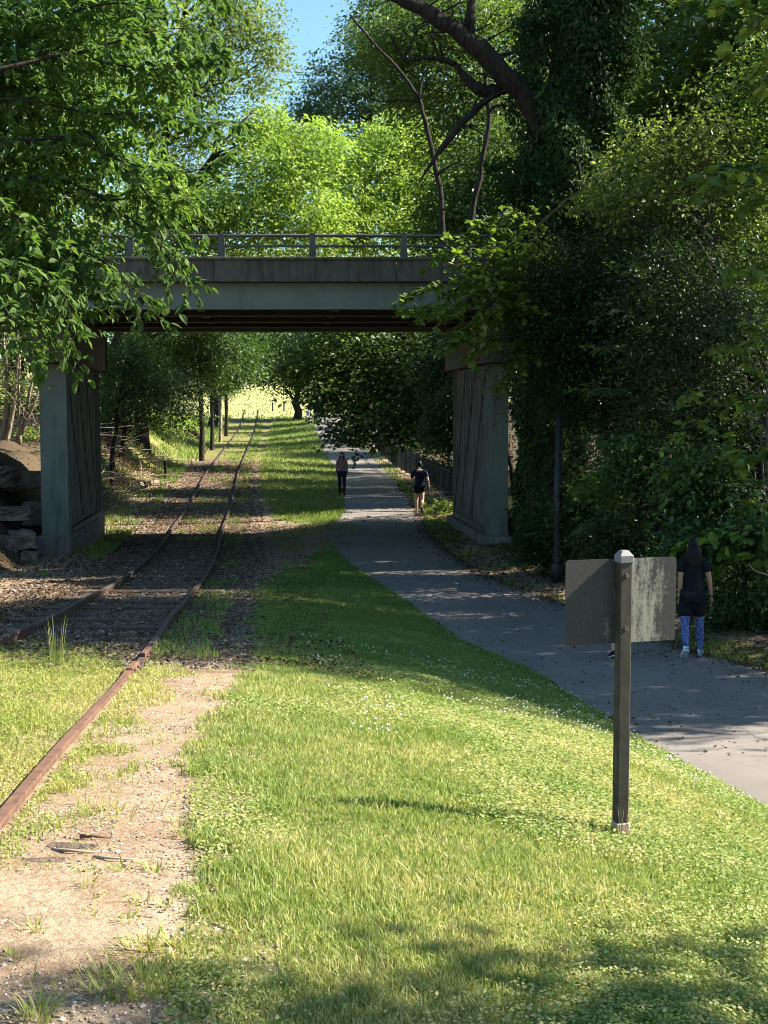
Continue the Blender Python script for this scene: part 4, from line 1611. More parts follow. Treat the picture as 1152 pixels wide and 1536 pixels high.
# ---- near maple branches at the right edge ------------------------------------
def right_edge_tree():
    rng = np.random.default_rng(8)
    base = np.array([7.6, 17.2, tz(7.6, 17.2)])
    root = thing('maple_tree', 'young maple reaching lit star-shaped leaves in from the edge over the walking woman', 'tree', base)
    lines = [
        ([(1290, 180), (1220, 120), (1160, 100), (1105, 80)], 16, 15.2),
        ([(1290, 330), (1220, 300), (1150, 280), (1085, 262)], 16.4, 15.6),
        ([(1290, 300), (1200, 250), (1130, 240), (1040, 275)], 17, 16.2),
        ([(1290, 420), (1220, 390), (1160, 390), (1095, 400)], 16.5, 15.8),
        ([(1290, 600), (1230, 560), (1150, 520), (1110, 500)], 16.8, 16.2),
        ([(1290, 700), (1220, 690), (1150, 680), (1090, 690)], 16.6, 16.4),
        ([(1290, 40), (1200, 20), (1130, 20), (1070, 10)], 16.8, 16.0),
        ([(1290, 780), (1200, 790), (1130, 800), (1060, 800), (1010, 815)], 18.8, 20.4),
        ([(1290, 830), (1200, 830), (1120, 830), (1085, 850)], 18.8, 20),
        ([(1290, 640), (1220, 630), (1170, 610), (1120, 610)], 17.0, 16.6),
        ([(1290, 480), (1240, 460), (1180, 450), (1130, 430)], 17.0, 16.3),
    ]
    L_ = [(px_line(p, a, b), .02) for p, a, b in lines]
    mb, P, D, Nn, L = sprays(L_, .17, rng, step=.10, tw=(.1, .45), per=9, droop=.3)
    trunk = np.array([base - [0, 0, .3], base, base + [.05, 0, 2.5], base + [-.1, .1, 5], base + [-.3, 0, 8.5], base + [-.2, .2, 12]])
    mb.tube(trunk, [.2, .17, .15, .12, .09, .03], 10)
    for p, _ in L_:
        s = np.array([np.interp(max(p[0][2] - .7, base[2] + .3), trunk[:, 2], trunk[:, k]) for k in range(3)])
        mb.tube([s, (s + p[0]) / 2 + [0, 0, .1], p[0]], [.04, .03, .02], 6)
    bl = [(7.4, 17.4, 10.5, 2.2, 2.0, 2.4), (7.8, 18, 7.5, 1.8, 1.6, 1.6)]
    P2, D2, N2, L2, C = crown(bl, 5000, 20, .6, .14, rng)
    limb_mesh(mb, trunk, C, rng, 24, .03)
    mb.build('trunk', M['bark_dark'], root, True, base)
    V, fs = leaf_geo(np.concatenate([P, P2]) - base, np.concatenate([D, D2]), np.concatenate([Nn, N2]), np.concatenate([L, L2]), 'maple')
    link('crown', mesh_data('crown', V, fs), M['leaf_maple'], root)


right_edge_tree()


# ---- big ivy-clad trunk with the leaning limb --------------------------------------
def ivy_tree():
    rng = np.random.default_rng(21)
    Y = 29.5
    b0 = at(822, 700, Y)
    base = np.array([b0[0], Y, tz(b0[0], Y)])
    root = thing('ivy_clad_tree', 'huge old tree wrapped in ivy with a bare leaning limb above the bridge', 'tree', base)
    tp = np.array([base - [0, 0, .4], base, at(826, 560, Y), at(832, 400, Y), at(846, 220, Y), at(858, 90, Y), at(868, -40, Y + .3), at(880, -260, Y + .8), at(885, -480, Y + 1)])
    mb = MB().tube(tp, [.75, .65, .58, .55, .5, .47, .42, .3, .1], 14)
    def lim(uvs, r, Ya, Yb):
        p = np.array(px_line(uvs, Ya, Yb))
        n = len(p)
        s = np.concatenate([[0], np.cumsum(np.linalg.norm(np.diff(p, axis=0), axis=1))])
        t = np.linspace(0, s[-1], n * 4)
        c = np.stack([smooth_itp(t, np.stack([s, p[:, k]], 1)) for k in range(3)], 1)
        c[1:-1] += rng.normal(size=(len(c) - 2, 3)) * r[0] * .10
        mb.tube(c, smooth_itp(t, np.stack([s, r], 1)) * (1 + .09 * rng.normal(size=len(t))), 10)
    lim([(872, 296), (838, 243), (806, 190), (783, 141), (752, 108), (714, 69), (680, 42), (626, 11), (560, -24), (480, -65), (400, -90)], [.27, .24, .23, .22, .22, .21, .185, .15, .125, .09, .04], Y, Y - 1.5)
    lim([(704, 60), (705, 20), (712, -20), (720, -80)], [.15, .11, .09, .05], Y - .6, Y - .6)
    lim([(764, 130), (742, 137), (721, 135), (700, 119), (683, 96)], [.15, .15, .14, .10, .05], Y - .2, Y - .6)
    lim([(744, 140), (714, 163), (690, 188), (660, 226), (628, 274)], [.06, .075, .07, .06, .012], Y - .4, Y - .8)
    lim([(684, 97), (664, 89), (636, 86), (610, 89), (588, 66)], [.07, .06, .05, .035, .015], Y - .6, Y - 1)
    lim([(785, 155), (835, 120), (868, 118)], [.05, .04, .02], Y - .4, Y - .6)
    for q in range(26):
        uv = [(783, 141), (752, 108), (714, 69), (680, 42), (650, 24), (626, 11), (690, 50), (735, 90), (664, 89), (714, 163), (690, 188), (610, 89)][q % 12]
        a = at(uv[0] + rng.uniform(-8, 8), uv[1] + rng.uniform(-6, 6), Y - .6)
        e = a + rng.normal(size=3) * [.7, .4, .5] + [-.1, 0, .25]
        mb.tube([a, (a + e) / 2 + rng.normal(size=3) * .1, e], [.028, .017, .005], 5)
        e2 = (a + e) / 2 + rng.normal(size=3) * [.4, .2, .3]
        mb.tube([(a + e) / 2, e2], [.013, .004], 4)
    mb.build('trunk', M['bark_dark'], root, True, base)
    # ivy: lumpy sleeve of leaves round the trunk
    n = 40000
    tt = rng.random(n)**.9
    zz = base[2] + .2 + tt * 13.2
    ax = np.stack([np.interp(zz, tp[:, 2], tp[:, k]) for k in range(3)], 1)
    a = rng.random(n) * 2 * np.pi
    lump = .5 + .42 * np.sin(a * 2 + zz * 1.1) * np.sin(zz * .9 + 1) + .22 * np.sin(a * 5 + zz * 3.1)
    rr = .5 + np.clip(lump, .05, 1.3) * rng.random(n)**.4 * np.interp(zz - base[2], [0, 3.5, 6], [.25, .35, 1])
    o = np.stack([np.cos(a), np.sin(a), np.zeros(n)], 1)
    P = ax + o * rr[:, None]
    D = np.array([0, 0, -.9]) + o * .5 + rng.normal(size=(n, 3)) * .5
    Nn = o + rng.normal(size=(n, 3)) * .45 + [0, 0, .4]
    V, fs = leaf_geo(P - base, D, Nn, (.12 * rng.uniform(.6, 1.3, n)), 'ovate')
    P3, D3, N3, L3, C3 = crown([B(795, 40, Y, 34, 40, .9), B(915, 90, Y, 40, 60, .9), B(900, 190, Y, 44, 40, .8), B(780, 260, Y, 44, 40, .8), B(870, 300, Y, 60, 50, 1.0), B(930, -10, Y, 60, 50, 1.2)], 9000, 30, .35, .12, rng)
    V3, fs3 = leaf_geo(P3 - base, D3, N3, L3, 'ovate')
    fs = [np.concatenate([a, b + len(V)]) for a, b in zip(fs, fs3)]
    link('ivy', mesh_data('ivy', np.concatenate([V, V3]), fs), M['leaf_ivy'], root)
    bl = [(base[0] + 1, Y + 1, 19, 5, 4, 3.5), (base[0] - 2.5, Y - .5, 15.6, 3.2, 2.5, 1.6), (base[0] + 3.5, Y, 16, 3, 3, 2.5)]
    P, D, Nn, L, C = crown(bl, 12000, 24, .9, .17, rng)
    V, fs = leaf_geo(P - base, D, Nn, L, 'simple')
    link('crown', mesh_data('crown', V, fs), M['leaf_mid'], root)
    m2 = MB()
    limb_mesh(m2, tp, C, rng, 20, .09)
    m2.build('limbs', M['bark_dark'], root, True, base)


ivy_tree()


# ---- two thin leaning saplings behind the railing ------------------------------------
def sapling(lab, main, subs, Y, r, seed):
    rng = np.random.default_rng(seed)
    p = np.array(px_line(main, Y))
    base = np.array([p[0][0], Y, tz(p[0][0], Y)])
    root = thing('bare_sapling', lab, 'tree', base)
    mb = MB()
    pts = np.vstack([base - [0, 0, .2], p])
    s = np.arange(len(pts))
    t = np.linspace(0, len(pts) - 1, 30)
    c = np.stack([smooth_itp(t, np.stack([s, pts[:, k]], 1)) for k in range(3)], 1)
    c[1:-1] += rng.normal(size=(28, 3)) * .02
    mb.tube(c, np.linspace(r, r * .3, 30), 8)
    mb.build('trunk', M['bark_dark'], root, True, base)
    for q in subs:
        d = np.array(px_line(q, Y - .1))
        t = np.linspace(0, len(d) - 1, 12)
        c = np.stack([smooth_itp(t, np.stack([np.arange(len(d)), d[:, k]], 1)) for k in range(3)], 1)
        MB().tube(c, np.linspace(r * .5, r * .12, 12), 6).build('branch', M['bark_dark'], root, True, base)


sapling('bare thin sapling arching high over the railing toward the sky gap', [(702, 540), (676, 420), (664, 330), (655, 262), (642, 200), (628, 150), (600, 105), (565, 70), (525, 22)],
        [[(628, 150), (632, 125), (640, 105), (655, 98)], [(627, 152), (600, 150), (570, 152), (530, 138)], [(655, 262), (672, 250), (700, 236)]], 46.5, .13, 1)
sapling('shorter bare sapling standing straight behind the railing under the leaning limb', [(706, 520), (703, 400), (708, 320), (722, 258), (733, 180), (730, 130), (726, 110)],
        [[(733, 168), (745, 158), (765, 158), (805, 150)], [(726, 118), (745, 95), (780, 68)]], 44.8, .15, 2)

# ---- named trees: outline blobs -> world ---------------------------------------------
# far left, tall trees behind the overhanging one
tree('tulip_tree', 'tall yellow-green tree rising behind the overhanging branches to the frame top', (-16.5, 60), [B(70, 190, 60, 120, 130, 4), B(170, 60, 60, 110, 120, 4), B(40, 20, 61, 130, 110, 4), B(150, -80, 61, 150, 90, 4)],
     32000, .21, 'leaf_olive', 'bark_dark', 26, 1.0, seed=31, tr=.35, limbs=40, lr=.10)
tree('tulip_tree', 'airy sunlit tree edging the sky gap on its track side', (-12.6, 70), [B(330, 60, 70, 62, 75, 3), B(290, 150, 70, 75, 80, 3), B(365, 20, 70, 45, 50, 2.5), B(300, -40, 70, 80, 70, 3), B(250, 250, 70, 90, 70, 3), B(390, 130, 70, 28, 90, 1.5), B(410, 60, 70, 20, 60, 1.5)],
     24000, .2, 'leaf_olive', 'bark_dark', 22, .95, seed=32, tr=.3, limbs=40, lr=.09)
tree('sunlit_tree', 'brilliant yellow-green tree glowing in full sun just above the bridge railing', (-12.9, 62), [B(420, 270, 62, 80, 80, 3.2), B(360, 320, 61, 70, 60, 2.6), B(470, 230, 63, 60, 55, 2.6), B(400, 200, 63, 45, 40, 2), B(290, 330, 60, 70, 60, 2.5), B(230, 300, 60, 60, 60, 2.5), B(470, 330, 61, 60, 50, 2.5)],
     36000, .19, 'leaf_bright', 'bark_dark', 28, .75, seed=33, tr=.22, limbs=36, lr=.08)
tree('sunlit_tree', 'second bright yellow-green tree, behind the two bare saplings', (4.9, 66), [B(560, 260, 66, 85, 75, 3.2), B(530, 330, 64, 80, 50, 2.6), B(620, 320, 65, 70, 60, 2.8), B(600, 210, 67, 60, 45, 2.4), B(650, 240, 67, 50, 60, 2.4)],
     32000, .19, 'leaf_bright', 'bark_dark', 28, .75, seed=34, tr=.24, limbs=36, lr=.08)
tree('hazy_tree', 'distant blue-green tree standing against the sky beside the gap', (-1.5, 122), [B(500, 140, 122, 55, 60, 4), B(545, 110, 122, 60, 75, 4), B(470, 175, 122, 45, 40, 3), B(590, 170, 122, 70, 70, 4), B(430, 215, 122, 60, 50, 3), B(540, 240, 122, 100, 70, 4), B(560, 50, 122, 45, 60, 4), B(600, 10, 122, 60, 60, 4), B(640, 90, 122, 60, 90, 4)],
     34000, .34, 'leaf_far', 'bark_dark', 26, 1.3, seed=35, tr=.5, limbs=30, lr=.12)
tree('canopy_tree', 'green tree filling the corner between the leaning limb and the ivy trunk', (6.5, 52), [B(650, 80, 52, 80, 70, 3), B(720, 140, 52, 60, 60, 2.4), B(590, 60, 53, 60, 50, 2.4), B(700, 20, 52, 110, 70, 3), B(680, 190, 53, 60, 60, 2.4), B(740, 230, 52, 60, 60, 2.4), B(610, 140, 54, 45, 40, 2)],
     30000, .17, 'leaf_mid', 'bark_dark', 26, .75, seed=36, tr=.28, limbs=36, lr=.09)
tree('canopy_tree', 'dim green tree behind the shorter sapling at railing height', (6.0, 49), [B(700, 290, 50, 75, 70, 2.2), B(760, 250, 49, 70, 90, 2.2), B(740, 350, 49, 80, 60, 2.2), B(660, 340, 51, 50, 50, 2)],
     20000, .16, 'leaf_mid', 'bark_dark', 26, .7, seed=37, tr=.18, limbs=30, lr=.06)
tree('canopy_tree', 'bright-topped tree lit on its sunny side right behind the ivy trunk', (9.5, 38), [B(930, 70, 38, 60, 100, 1.8), B(960, 170, 37, 60, 70, 1.6), B(1010, 60, 38, 90, 100, 2.2), B(900, -30, 38, 90, 70, 2), B(1080, 130, 37, 80, 80, 2)],
     24000, .12, 'leaf_mid', 'bark_dark', 24, .55, seed=38, tr=.2, limbs=30, lr=.06)
tree('canopy_tree', 'green tree showing between the leaning limb and the ivy column', (8.5, 57), [B(780, 60, 57, 70, 80, 2.6), B(770, 170, 57, 60, 60, 2.4), B(730, -20, 57, 90, 60, 2.6), B(820, 150, 57, 50, 80, 2.2)],
     22000, .17, 'leaf_olive', 'bark_dark', 30, .75, seed=48, tr=.22, limbs=30, lr=.07)
# lit small tree spilling over the bridge end
def young_maple():
    rng = np.random.default_rng(39)
    base = np.array([4.7, 27.4, tz(4.7, 27.4)])
    root = thing('young_maple', 'young maple spreading sunlit layered leaves over the bridge end above the slab pier', 'tree', base)
    lines = [([(800, 400), (740, 370), (690, 365), (640, 392)], 27.4, 26.6), ([(800, 420), (730, 410), (670, 420), (602, 446)], 27.2, 26.4), ([(800, 450), (740, 440), (680, 455), (612, 470)], 27, 26.3),
             ([(800, 470), (750, 475), (700, 490), (660, 520)], 27, 26.5), ([(810, 380), (770, 350), (740, 340), (706, 346)], 27.6, 27), ([(810, 350), (790, 325), (770, 318), (745, 322)], 27.8, 27.2),
             ([(800, 430), (750, 400), (720, 395), (672, 400)], 26.8, 26.2), ([(805, 500), (770, 505), (740, 515), (705, 535)], 27.2, 26.8), ([(805, 445), (760, 450), (720, 470), (690, 505)], 26.6, 26.2),
             ([(815, 400), (790, 385), (760, 385), (728, 372)], 26.6, 26.2), ([(815, 470), (790, 450), (765, 430), (735, 425)], 26.4, 26), ([(790, 440), (730, 425), (690, 435), (640, 455)], 27.6, 27.2), ([(820, 520), (790, 530), (770, 550), (748, 580)], 27, 26.8)]
    L_ = [(px_line(p, a, b), .016) for p, a, b in lines]
    mb, P, D, Nn, L = sprays(L_, .14, rng, step=.065, tw=(.15, .62), per=12, droop=.28)
    trunk = np.array([base - [0, 0, .3], base, base + [-.1, 0, 2.0], base + [-.25, -.1, 4.2], base + [-.5, -.2, 6.6], base + [-.8, -.2, 8.2]])
    mb.tube(trunk, [.12, .1, .085, .07, .05, .02], 10)
    for p, _ in L_:
        q = np.array([np.interp(max(p[0][2] - .6, base[2] + .5), trunk[:, 2], trunk[:, k]) for k in range(3)])
        mb.tube([q, (q + p[0]) / 2 + [0, 0, .1], p[0]], [.03, .022, .017], 6)
    mb.build('trunk', M['bark_dark'], root, True, base)
    V, fs = leaf_geo(P - base, D, Nn, L, 'maple')
    link('crown', mesh_data('crown', V, fs), M['leaf_maple'], root)


young_maple()
# dark understorey mass, right
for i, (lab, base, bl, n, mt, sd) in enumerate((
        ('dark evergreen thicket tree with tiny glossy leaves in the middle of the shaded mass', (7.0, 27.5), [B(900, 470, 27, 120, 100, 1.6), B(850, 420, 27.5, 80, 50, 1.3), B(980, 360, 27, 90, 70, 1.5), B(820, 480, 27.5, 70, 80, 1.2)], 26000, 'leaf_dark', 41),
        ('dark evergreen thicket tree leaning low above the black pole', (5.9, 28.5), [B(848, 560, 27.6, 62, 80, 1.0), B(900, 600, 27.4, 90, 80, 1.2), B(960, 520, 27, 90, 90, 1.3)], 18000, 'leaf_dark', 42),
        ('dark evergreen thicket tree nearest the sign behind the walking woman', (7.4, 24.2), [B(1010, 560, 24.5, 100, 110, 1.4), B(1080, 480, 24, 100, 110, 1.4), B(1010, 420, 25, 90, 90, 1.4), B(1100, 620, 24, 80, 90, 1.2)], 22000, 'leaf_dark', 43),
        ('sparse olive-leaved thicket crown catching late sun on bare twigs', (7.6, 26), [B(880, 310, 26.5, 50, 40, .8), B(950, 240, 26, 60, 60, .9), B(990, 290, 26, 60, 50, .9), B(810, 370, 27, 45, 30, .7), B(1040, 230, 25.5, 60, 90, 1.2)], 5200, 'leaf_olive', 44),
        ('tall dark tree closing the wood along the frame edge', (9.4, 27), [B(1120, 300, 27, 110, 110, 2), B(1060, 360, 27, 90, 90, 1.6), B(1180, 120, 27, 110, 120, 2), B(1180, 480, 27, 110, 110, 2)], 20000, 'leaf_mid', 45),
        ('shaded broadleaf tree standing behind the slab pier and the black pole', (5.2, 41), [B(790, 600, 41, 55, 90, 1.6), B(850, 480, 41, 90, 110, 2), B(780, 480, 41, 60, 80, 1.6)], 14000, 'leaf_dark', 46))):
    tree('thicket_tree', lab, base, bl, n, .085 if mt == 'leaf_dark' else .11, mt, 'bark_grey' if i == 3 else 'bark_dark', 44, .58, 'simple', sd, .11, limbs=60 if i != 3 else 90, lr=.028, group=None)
# background wood beyond, right (closes every gap)
for i, (x, y, zc, r, n) in enumerate(((10.5, 33, 6.5, 3.0, 9000), (13, 40, 8, 4, 9000), (9.5, 50.5, 6.0, 3.0, 8000), (14, 29, 7, 3.2, 8000), (10, 30.5, 2.6, 2.4, 7000), (12, 35, 3.0, 3.0, 7000), (8.6, 34.5, 2.2, 2.0, 6000), (14, 27, 3.0, 3, 6000), (10.5, 25.5, 2.2, 2, 6000), (8.8, 50, 2.6, 2.4, 7000), (10.8, 44, 2.8, 2.6, 7000), (12.5, 53, 3, 3, 8000), (11, 56, 8, 3.8, 8000), (15.5, 50, 10, 4.5, 8000))):
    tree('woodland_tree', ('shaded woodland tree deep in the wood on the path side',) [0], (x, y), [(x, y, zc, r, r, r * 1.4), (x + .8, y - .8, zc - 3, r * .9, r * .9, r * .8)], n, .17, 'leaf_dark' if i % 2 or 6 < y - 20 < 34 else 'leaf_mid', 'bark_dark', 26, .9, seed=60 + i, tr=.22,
         limbs=26, lr=.07, group='woodland trees deep in the wood')
# tall trees of the wood whose crowns shade the path
TALL = []
for i, n in enumerate((7000, 8500, 14000)):
    x, y = (10.5, 12.0, 9.5)[i], (17.6, 21.8, 34.3)[i]
    z0 = tz(x, y)
    rg = random.Random(70 + i)
    bl = [(x, y, z0 + 11.5, 3.2, 3.2, 3.0), (x - 1.2, y + .8, z0 + 8.6, 2.6, 2.6, 1.5), (x + 1.0, y - .7, z0 + 14, 2.4, 2.4, 2.0), (x + rg.uniform(-2, 2), y + 1.5, z0 + 10, 2, 2, 1.5), (x - 1, y - 1.6, z0 + 12, 2.2, 2.0, 1.8)]
    TALL.append(tree('tall_tree', 'tall leafy tree in the wood on the path side shading the path', (x, y), bl, n, .2, 'leaf_mid', 'bark_dark', 60, .7,
                     seed=80 + i, tr=.26, limbs=26, lr=.09, group='tall trees along the wood edge'))
rg = random.Random(77)
for i, (x, y, s_) in enumerate(((12.2, 15.7, .8), (19, 20, 1.2), (16, 22, 1.25), (20.5, 22.5, 1.4), (14.2, 33.5, 1.15), (18.5, 35, 1.35), (11.5, 37.5, 1.1), (15, 36.5, 1.25), 
                                 (9.5, 39.0, 1.05), (14, 40.2, 1.15), (11, 50, 1.05), (19, 40, 1.3), (16, 52, 1.2), (12.8, 56, 1.0), (17, 62, 1.0), (9.5, 52, 1.0), (8.8, 57.5, .9), (9.5, 63, .85), (10, 69, .9), (9.5, 76, .85), (13, 84, 1.0), (8.0, 90, .85), (7.0, 104, .95), (10, 116, 1.1), (5, 120, 1.0), (14, 97, 1.1))):
    copy_tree(TALL[1 if i == 0 else i % 3], (x, y, tz(x, y)), rg.uniform(0, 6.28), s_, 'tall leafy tree in the wood on the path side shading the path', 'tall trees along the wood edge')

# a tree beside the lawn, out of the picture, whose crown throws the nearest shade
tree('lawn_tree', 'tree beside the lawn whose crown shades the nearest grass', (8.6, 4.6), [(8.6, 4.4, 8.2, 2.0, 1.0, 1.6), (7.0, 4.9, 6.5, 1.2, .55, .7), (8.4, 5.0, 10.8, 2.2, .4, 1.0)], 2600, .16, 'leaf_mid', 'bark_dark', 22, .45, seed=99, tr=.16, limbs=20, lr=.05)

tree('backdrop_tree', 'dull green tree behind the railing under the overhanging branches', (-15.5, 52), [B(60, 340, 52, 90, 80, 2.5), B(150, 350, 52, 80, 60, 2.2), B(-40, 300, 52, 90, 100, 2.5), B(200, 380, 53, 60, 50, 2), B(100, 440, 52, 110, 50, 2)],
     15000, .18, 'leaf_olive', 'bark_dark', 26, .8, seed=49, tr=.2, limbs=26, lr=.06)
for i, (lab, x, y, bl, mt) in enumerate((
        ('rounded green tree beyond the bridge filling the view just over the handrail', -14.5, 74, [B(330, 420, 72, 70, 60, 3), B(250, 440, 72, 70, 60, 3), B(400, 400, 72, 60, 50, 3)], 'leaf_olive'),
        ('wide green tree beyond the bridge seen between the railing posts', 6.8, 74, [B(480, 410, 73, 70, 60, 3), B(560, 420, 72, 80, 60, 3), B(640, 420, 70, 70, 60, 3)], 'leaf_olive'),
        ('dark tree closing the strip just below the far girder', -15.5, 92, [B(420, 505, 92, 90, 40, 4), B(320, 500, 92, 80, 40, 4), B(220, 500, 92, 80, 40, 4)], 'leaf_under'),
        ('dark tree right of the track closing the strip below the girders', 7.4, 96, [B(540, 500, 95, 90, 45, 4), B(640, 500, 95, 80, 60, 4), B(470, 515, 95, 60, 35, 4)], 'leaf_under'))):
    tree('backdrop_tree', lab, (x, y), bl, 13000, .24, mt, 'bark_dark', 26, .95, seed=300 + i, tr=.22, limbs=26, lr=.07)
# ---- beyond the bridge -----------------------------------------------------------
tree('hanging_maple', 'dark maple drooping its branches over the path beyond the bridge', (3.6, 56), [B(560, 560, 55, 80, 50, 1.8), B(620, 590, 55, 60, 60, 1.8), B(530, 620, 54, 60, 40, 1.5), B(600, 640, 54, 70, 40, 1.5), B(480, 590, 54, 40, 35, 1.2), B(560, 500, 56, 120, 60, 2.2), B(520, 655, 53.5, 30, 16, .7), B(470, 545, 55, 60, 40, 1.5)],
     15000, .17, 'leaf_mid', 'bark_dark', 22, .62, 'maple', seed=51, tr=.2, limbs=40, lr=.05)
for i, (x, y, u, v, ru, rv, mt) in enumerate(((4.4, 60, 650, 600, 50, 80, 'leaf_mid'), (4.2, 50, 665, 560, 40, 60, 'leaf_dark'), (4.0, 68, 620, 600, 45, 50, 'leaf_dark'), (2.8, 84, 590, 590, 50, 60, 'leaf_mid'), (4.6, 47, 670, 650, 30, 60, 'leaf_dark'), (3.6, 74, 620, 650, 40, 40, 'leaf_under'))):
    tree('fence_shrub', ('leafy shaded tree crowding the black fence', )[0], (x, y), [B(u, v, y, ru, rv), B(u + 30, v - 40, y, ru, rv)], 6500, .15, mt, 'bark_dark', 24, .6, seed=120 + i, tr=.09, limbs=20, lr=.03, group='trees crowding the black fence')
# far trees closing the view
for i, (lab, u, v, Y, bl, mt, n) in enumerate((
        ('far dark tree with a forked trunk at the path crossing', 446, 611, 140, [B(450, 560, 140, 60, 32, 4), B(420, 550, 140, 50, 25, 4), B(490, 570, 140, 40, 30, 3)], 'leaf_dark', 9000),
        ('far tree arching dark over the end of the track', 318, 618, 128, [B(380, 545, 128, 60, 32, 4), B(340, 550, 128, 45, 30, 4), B(420, 530, 126, 50, 35, 4)], 'leaf_dark', 9000),
        ('far green tree at the head of the path', 545, 622, 130, [B(540, 560, 130, 60, 45, 4), B(500, 540, 130, 50, 45, 4), B(560, 600, 128, 40, 24, 3)], 'leaf_mid', 9000))):
    p = at(u, v, Y)
    tree('far_tree', lab, (p[0], Y), bl, n, .34, mt, 'bark_dark', 24, 1.2, seed=140 + i, tr=.42, limbs=24, lr=.1)
# row of dark trunks left of the track
for i, (u, v, Y, rad, lab, bl, n) in enumerate((
        (302, 651, 76, (.15), 'dark trunk, nearest and thickest of the row beside the track', [B(260, 540, 76, 70, 50, 2.6), B(320, 530, 76, 60, 45, 2.6), B(290, 470, 76, 90, 50, 3)], 11000),
        (317.5, 641, 88, .13, 'second dark trunk of the row beside the track', [B(320, 555, 88, 45, 30, 2.5), B(350, 530, 88, 45, 40, 2.5)], 7000),
        (330, 632, 100, .13, 'third and palest trunk of the row beside the track', [B(340, 545, 100, 40, 28, 2.5), B(370, 530, 100, 40, 40, 2.5)], 6000),
        (339, 624, 112, .16, 'farthest dark trunk of the row beside the track', [B(350, 545, 112, 40, 26, 3), B(380, 525, 112, 50, 36, 3)], 6000))):
    p = at(u, v, Y)
    x = p[0]
    z0 = tz(x, Y)
    top = at(u, 520, Y)
    tk = ([(x, Y, z0 - .4), (x, Y, z0), (x + .05, Y, z0 + 1.6), (x - .04, Y, top[2] - 2), tuple(top)], [rad * 1.3, rad * 1.1, rad, rad * .85, rad * .5])
    bl = bl + [B(u + 4, 566 + 6 * i, Y - 1.2, 26 - 3 * i, 20 - 3 * i, 1.4), B(u - 12, 550 + 8 * i, Y - 1, 26 - 3 * i, 22 - 3 * i, 1.4)]
    tree('trackside_tree', lab, (x, Y), bl, int(n * 1.3), .2, 'leaf_under', 'bark_pale' if i == 2 else 'bark_dark', 24, .8, seed=150 + i, trunk=tk, limbs=20, lr=.06)  # darker leaf colour stands in for shade on these crowns
# left, under the bridge: lit shrubs and small trees
for i, (lab, x, y, bl, mt, n, lf) in enumerate((
        ('small tree with lit leaves just right of the pale pier', -10.6, 52, [B(200, 530, 52, 45, 35, 1.4), B(165, 570, 52, 30, 60, 1.3), B(230, 580, 53, 45, 40, 1.4)], 'leaf_under', 8000, .14),  # leaf colour darkened in place of shade under the bridge
        ('dark glossy shrub filling the gap between pier and trunks', -11.8, 60, [B(220, 600, 60, 60, 45, 1.8), B(170, 610, 60, 40, 40, 1.5), B(270, 590, 61, 45, 50, 1.8)], 'leaf_dark', 11000, .15),
        ('bright green low bush in sun at the foot of the trunk row', -11.3, 84, [B(265, 632, 84, 30, 12, 1.2), B(240, 628, 84, 24, 14, 1.2)], 'leaf_bright', 4500, .15),
        ('background tree behind the dark shrub left of the track', -16, 78, [B(180, 530, 78, 80, 60, 3), B(250, 510, 80, 80, 60, 3), B(120, 560, 76, 80, 80, 3)], 'leaf_under', 13000, .2),
        ('background tree closing the gap beside the far left stems', -21, 66, [B(20, 540, 66, 90, 80, 3), B(-40, 600, 66, 90, 80, 3), B(80, 600, 66, 60, 60, 2.5)], 'leaf_dark', 12000, .18))):
    tree('trackside_shrub', lab, (x, y), bl, n, lf, mt, 'bark_dark', 24, .6, seed=170 + i, tr=.1, limbs=30, lr=.035)
# bare pale stems far left
for i, (lab, uvs, Y, r) in enumerate((
        ('clump of pale sunlit stems beside the frame edge', [[(8, 690), (10, 600), (4, 500), (0, 420)], [(16, 692), (22, 600), (30, 520), (44, 430)], [(6, 690), (-10, 600), (-16, 500)]], 46, .10),
        ('forked pale stem leaning toward the pier column', [[(24, 694), (34, 640), (44, 590), (60, 530), (70, 470)], [(32, 650), (50, 610), (60, 580)], [(34, 640), (28, 590), (30, 540)]], 45.4, .075))):
    b = np.array(px_line(uvs[0], Y)[0])
    base = np.array([b[0], Y, tz(b[0], Y)])
    rng = np.random.default_rng(190 + i)
    root = thing('bare_shrub', lab, 'shrub', base)
    for k, l in enumerate(uvs):
        p = np.array(px_line(l, Y))
        if k != 1 or i == 0:
            p[0] = base + [(k - 1) * .15, 0, -.1]
        t = np.linspace(0, len(p) - 1, 14)
        c = np.stack([smooth_itp(t, np.stack([np.arange(len(p)), p[:, q]], 1)) for q in range(3)], 1)
        m_ = MB().tube(c, np.linspace(r, r * .35, 14), 7)
        for q in range(10):
            a = c[rng.integers(3, 13)]
            e = a + rng.normal(size=3) * [.5, .3, .35] + [0, 0, .3]
            m_.tube([a, (a + e) / 2 + rng.normal(size=3) * .08, e], [.022, .014, .005], 4)
        m_.build('stem', M['bark_pale'], root, True, base)
    bl = [B(30 if i else 0, 500, Y, 35, 60, .8), B(20, 580, Y + .6, 35, 40, .7)]
    P, D, Nn, L, C = crown(bl, 900, 9, .4, .11, rng)
    V, fs = leaf_geo(P - base, D, Nn, L, 'simple')
    link('crown', mesh_data('crown', V, fs), M['leaf_olive'], root)
tree('sunlit_bush', 'small bright green bush in sun on the bank beside the pier', (-13.4, 47.5), [B(44, 660, 47.5, 22, 30, .6), B(52, 690, 47.5, 18, 18, .5)], 2200, .11, 'leaf_bright', 'bark_dark', 16, .35, seed=201, tr=.04, limbs=12, lr=.015, cat='bush')

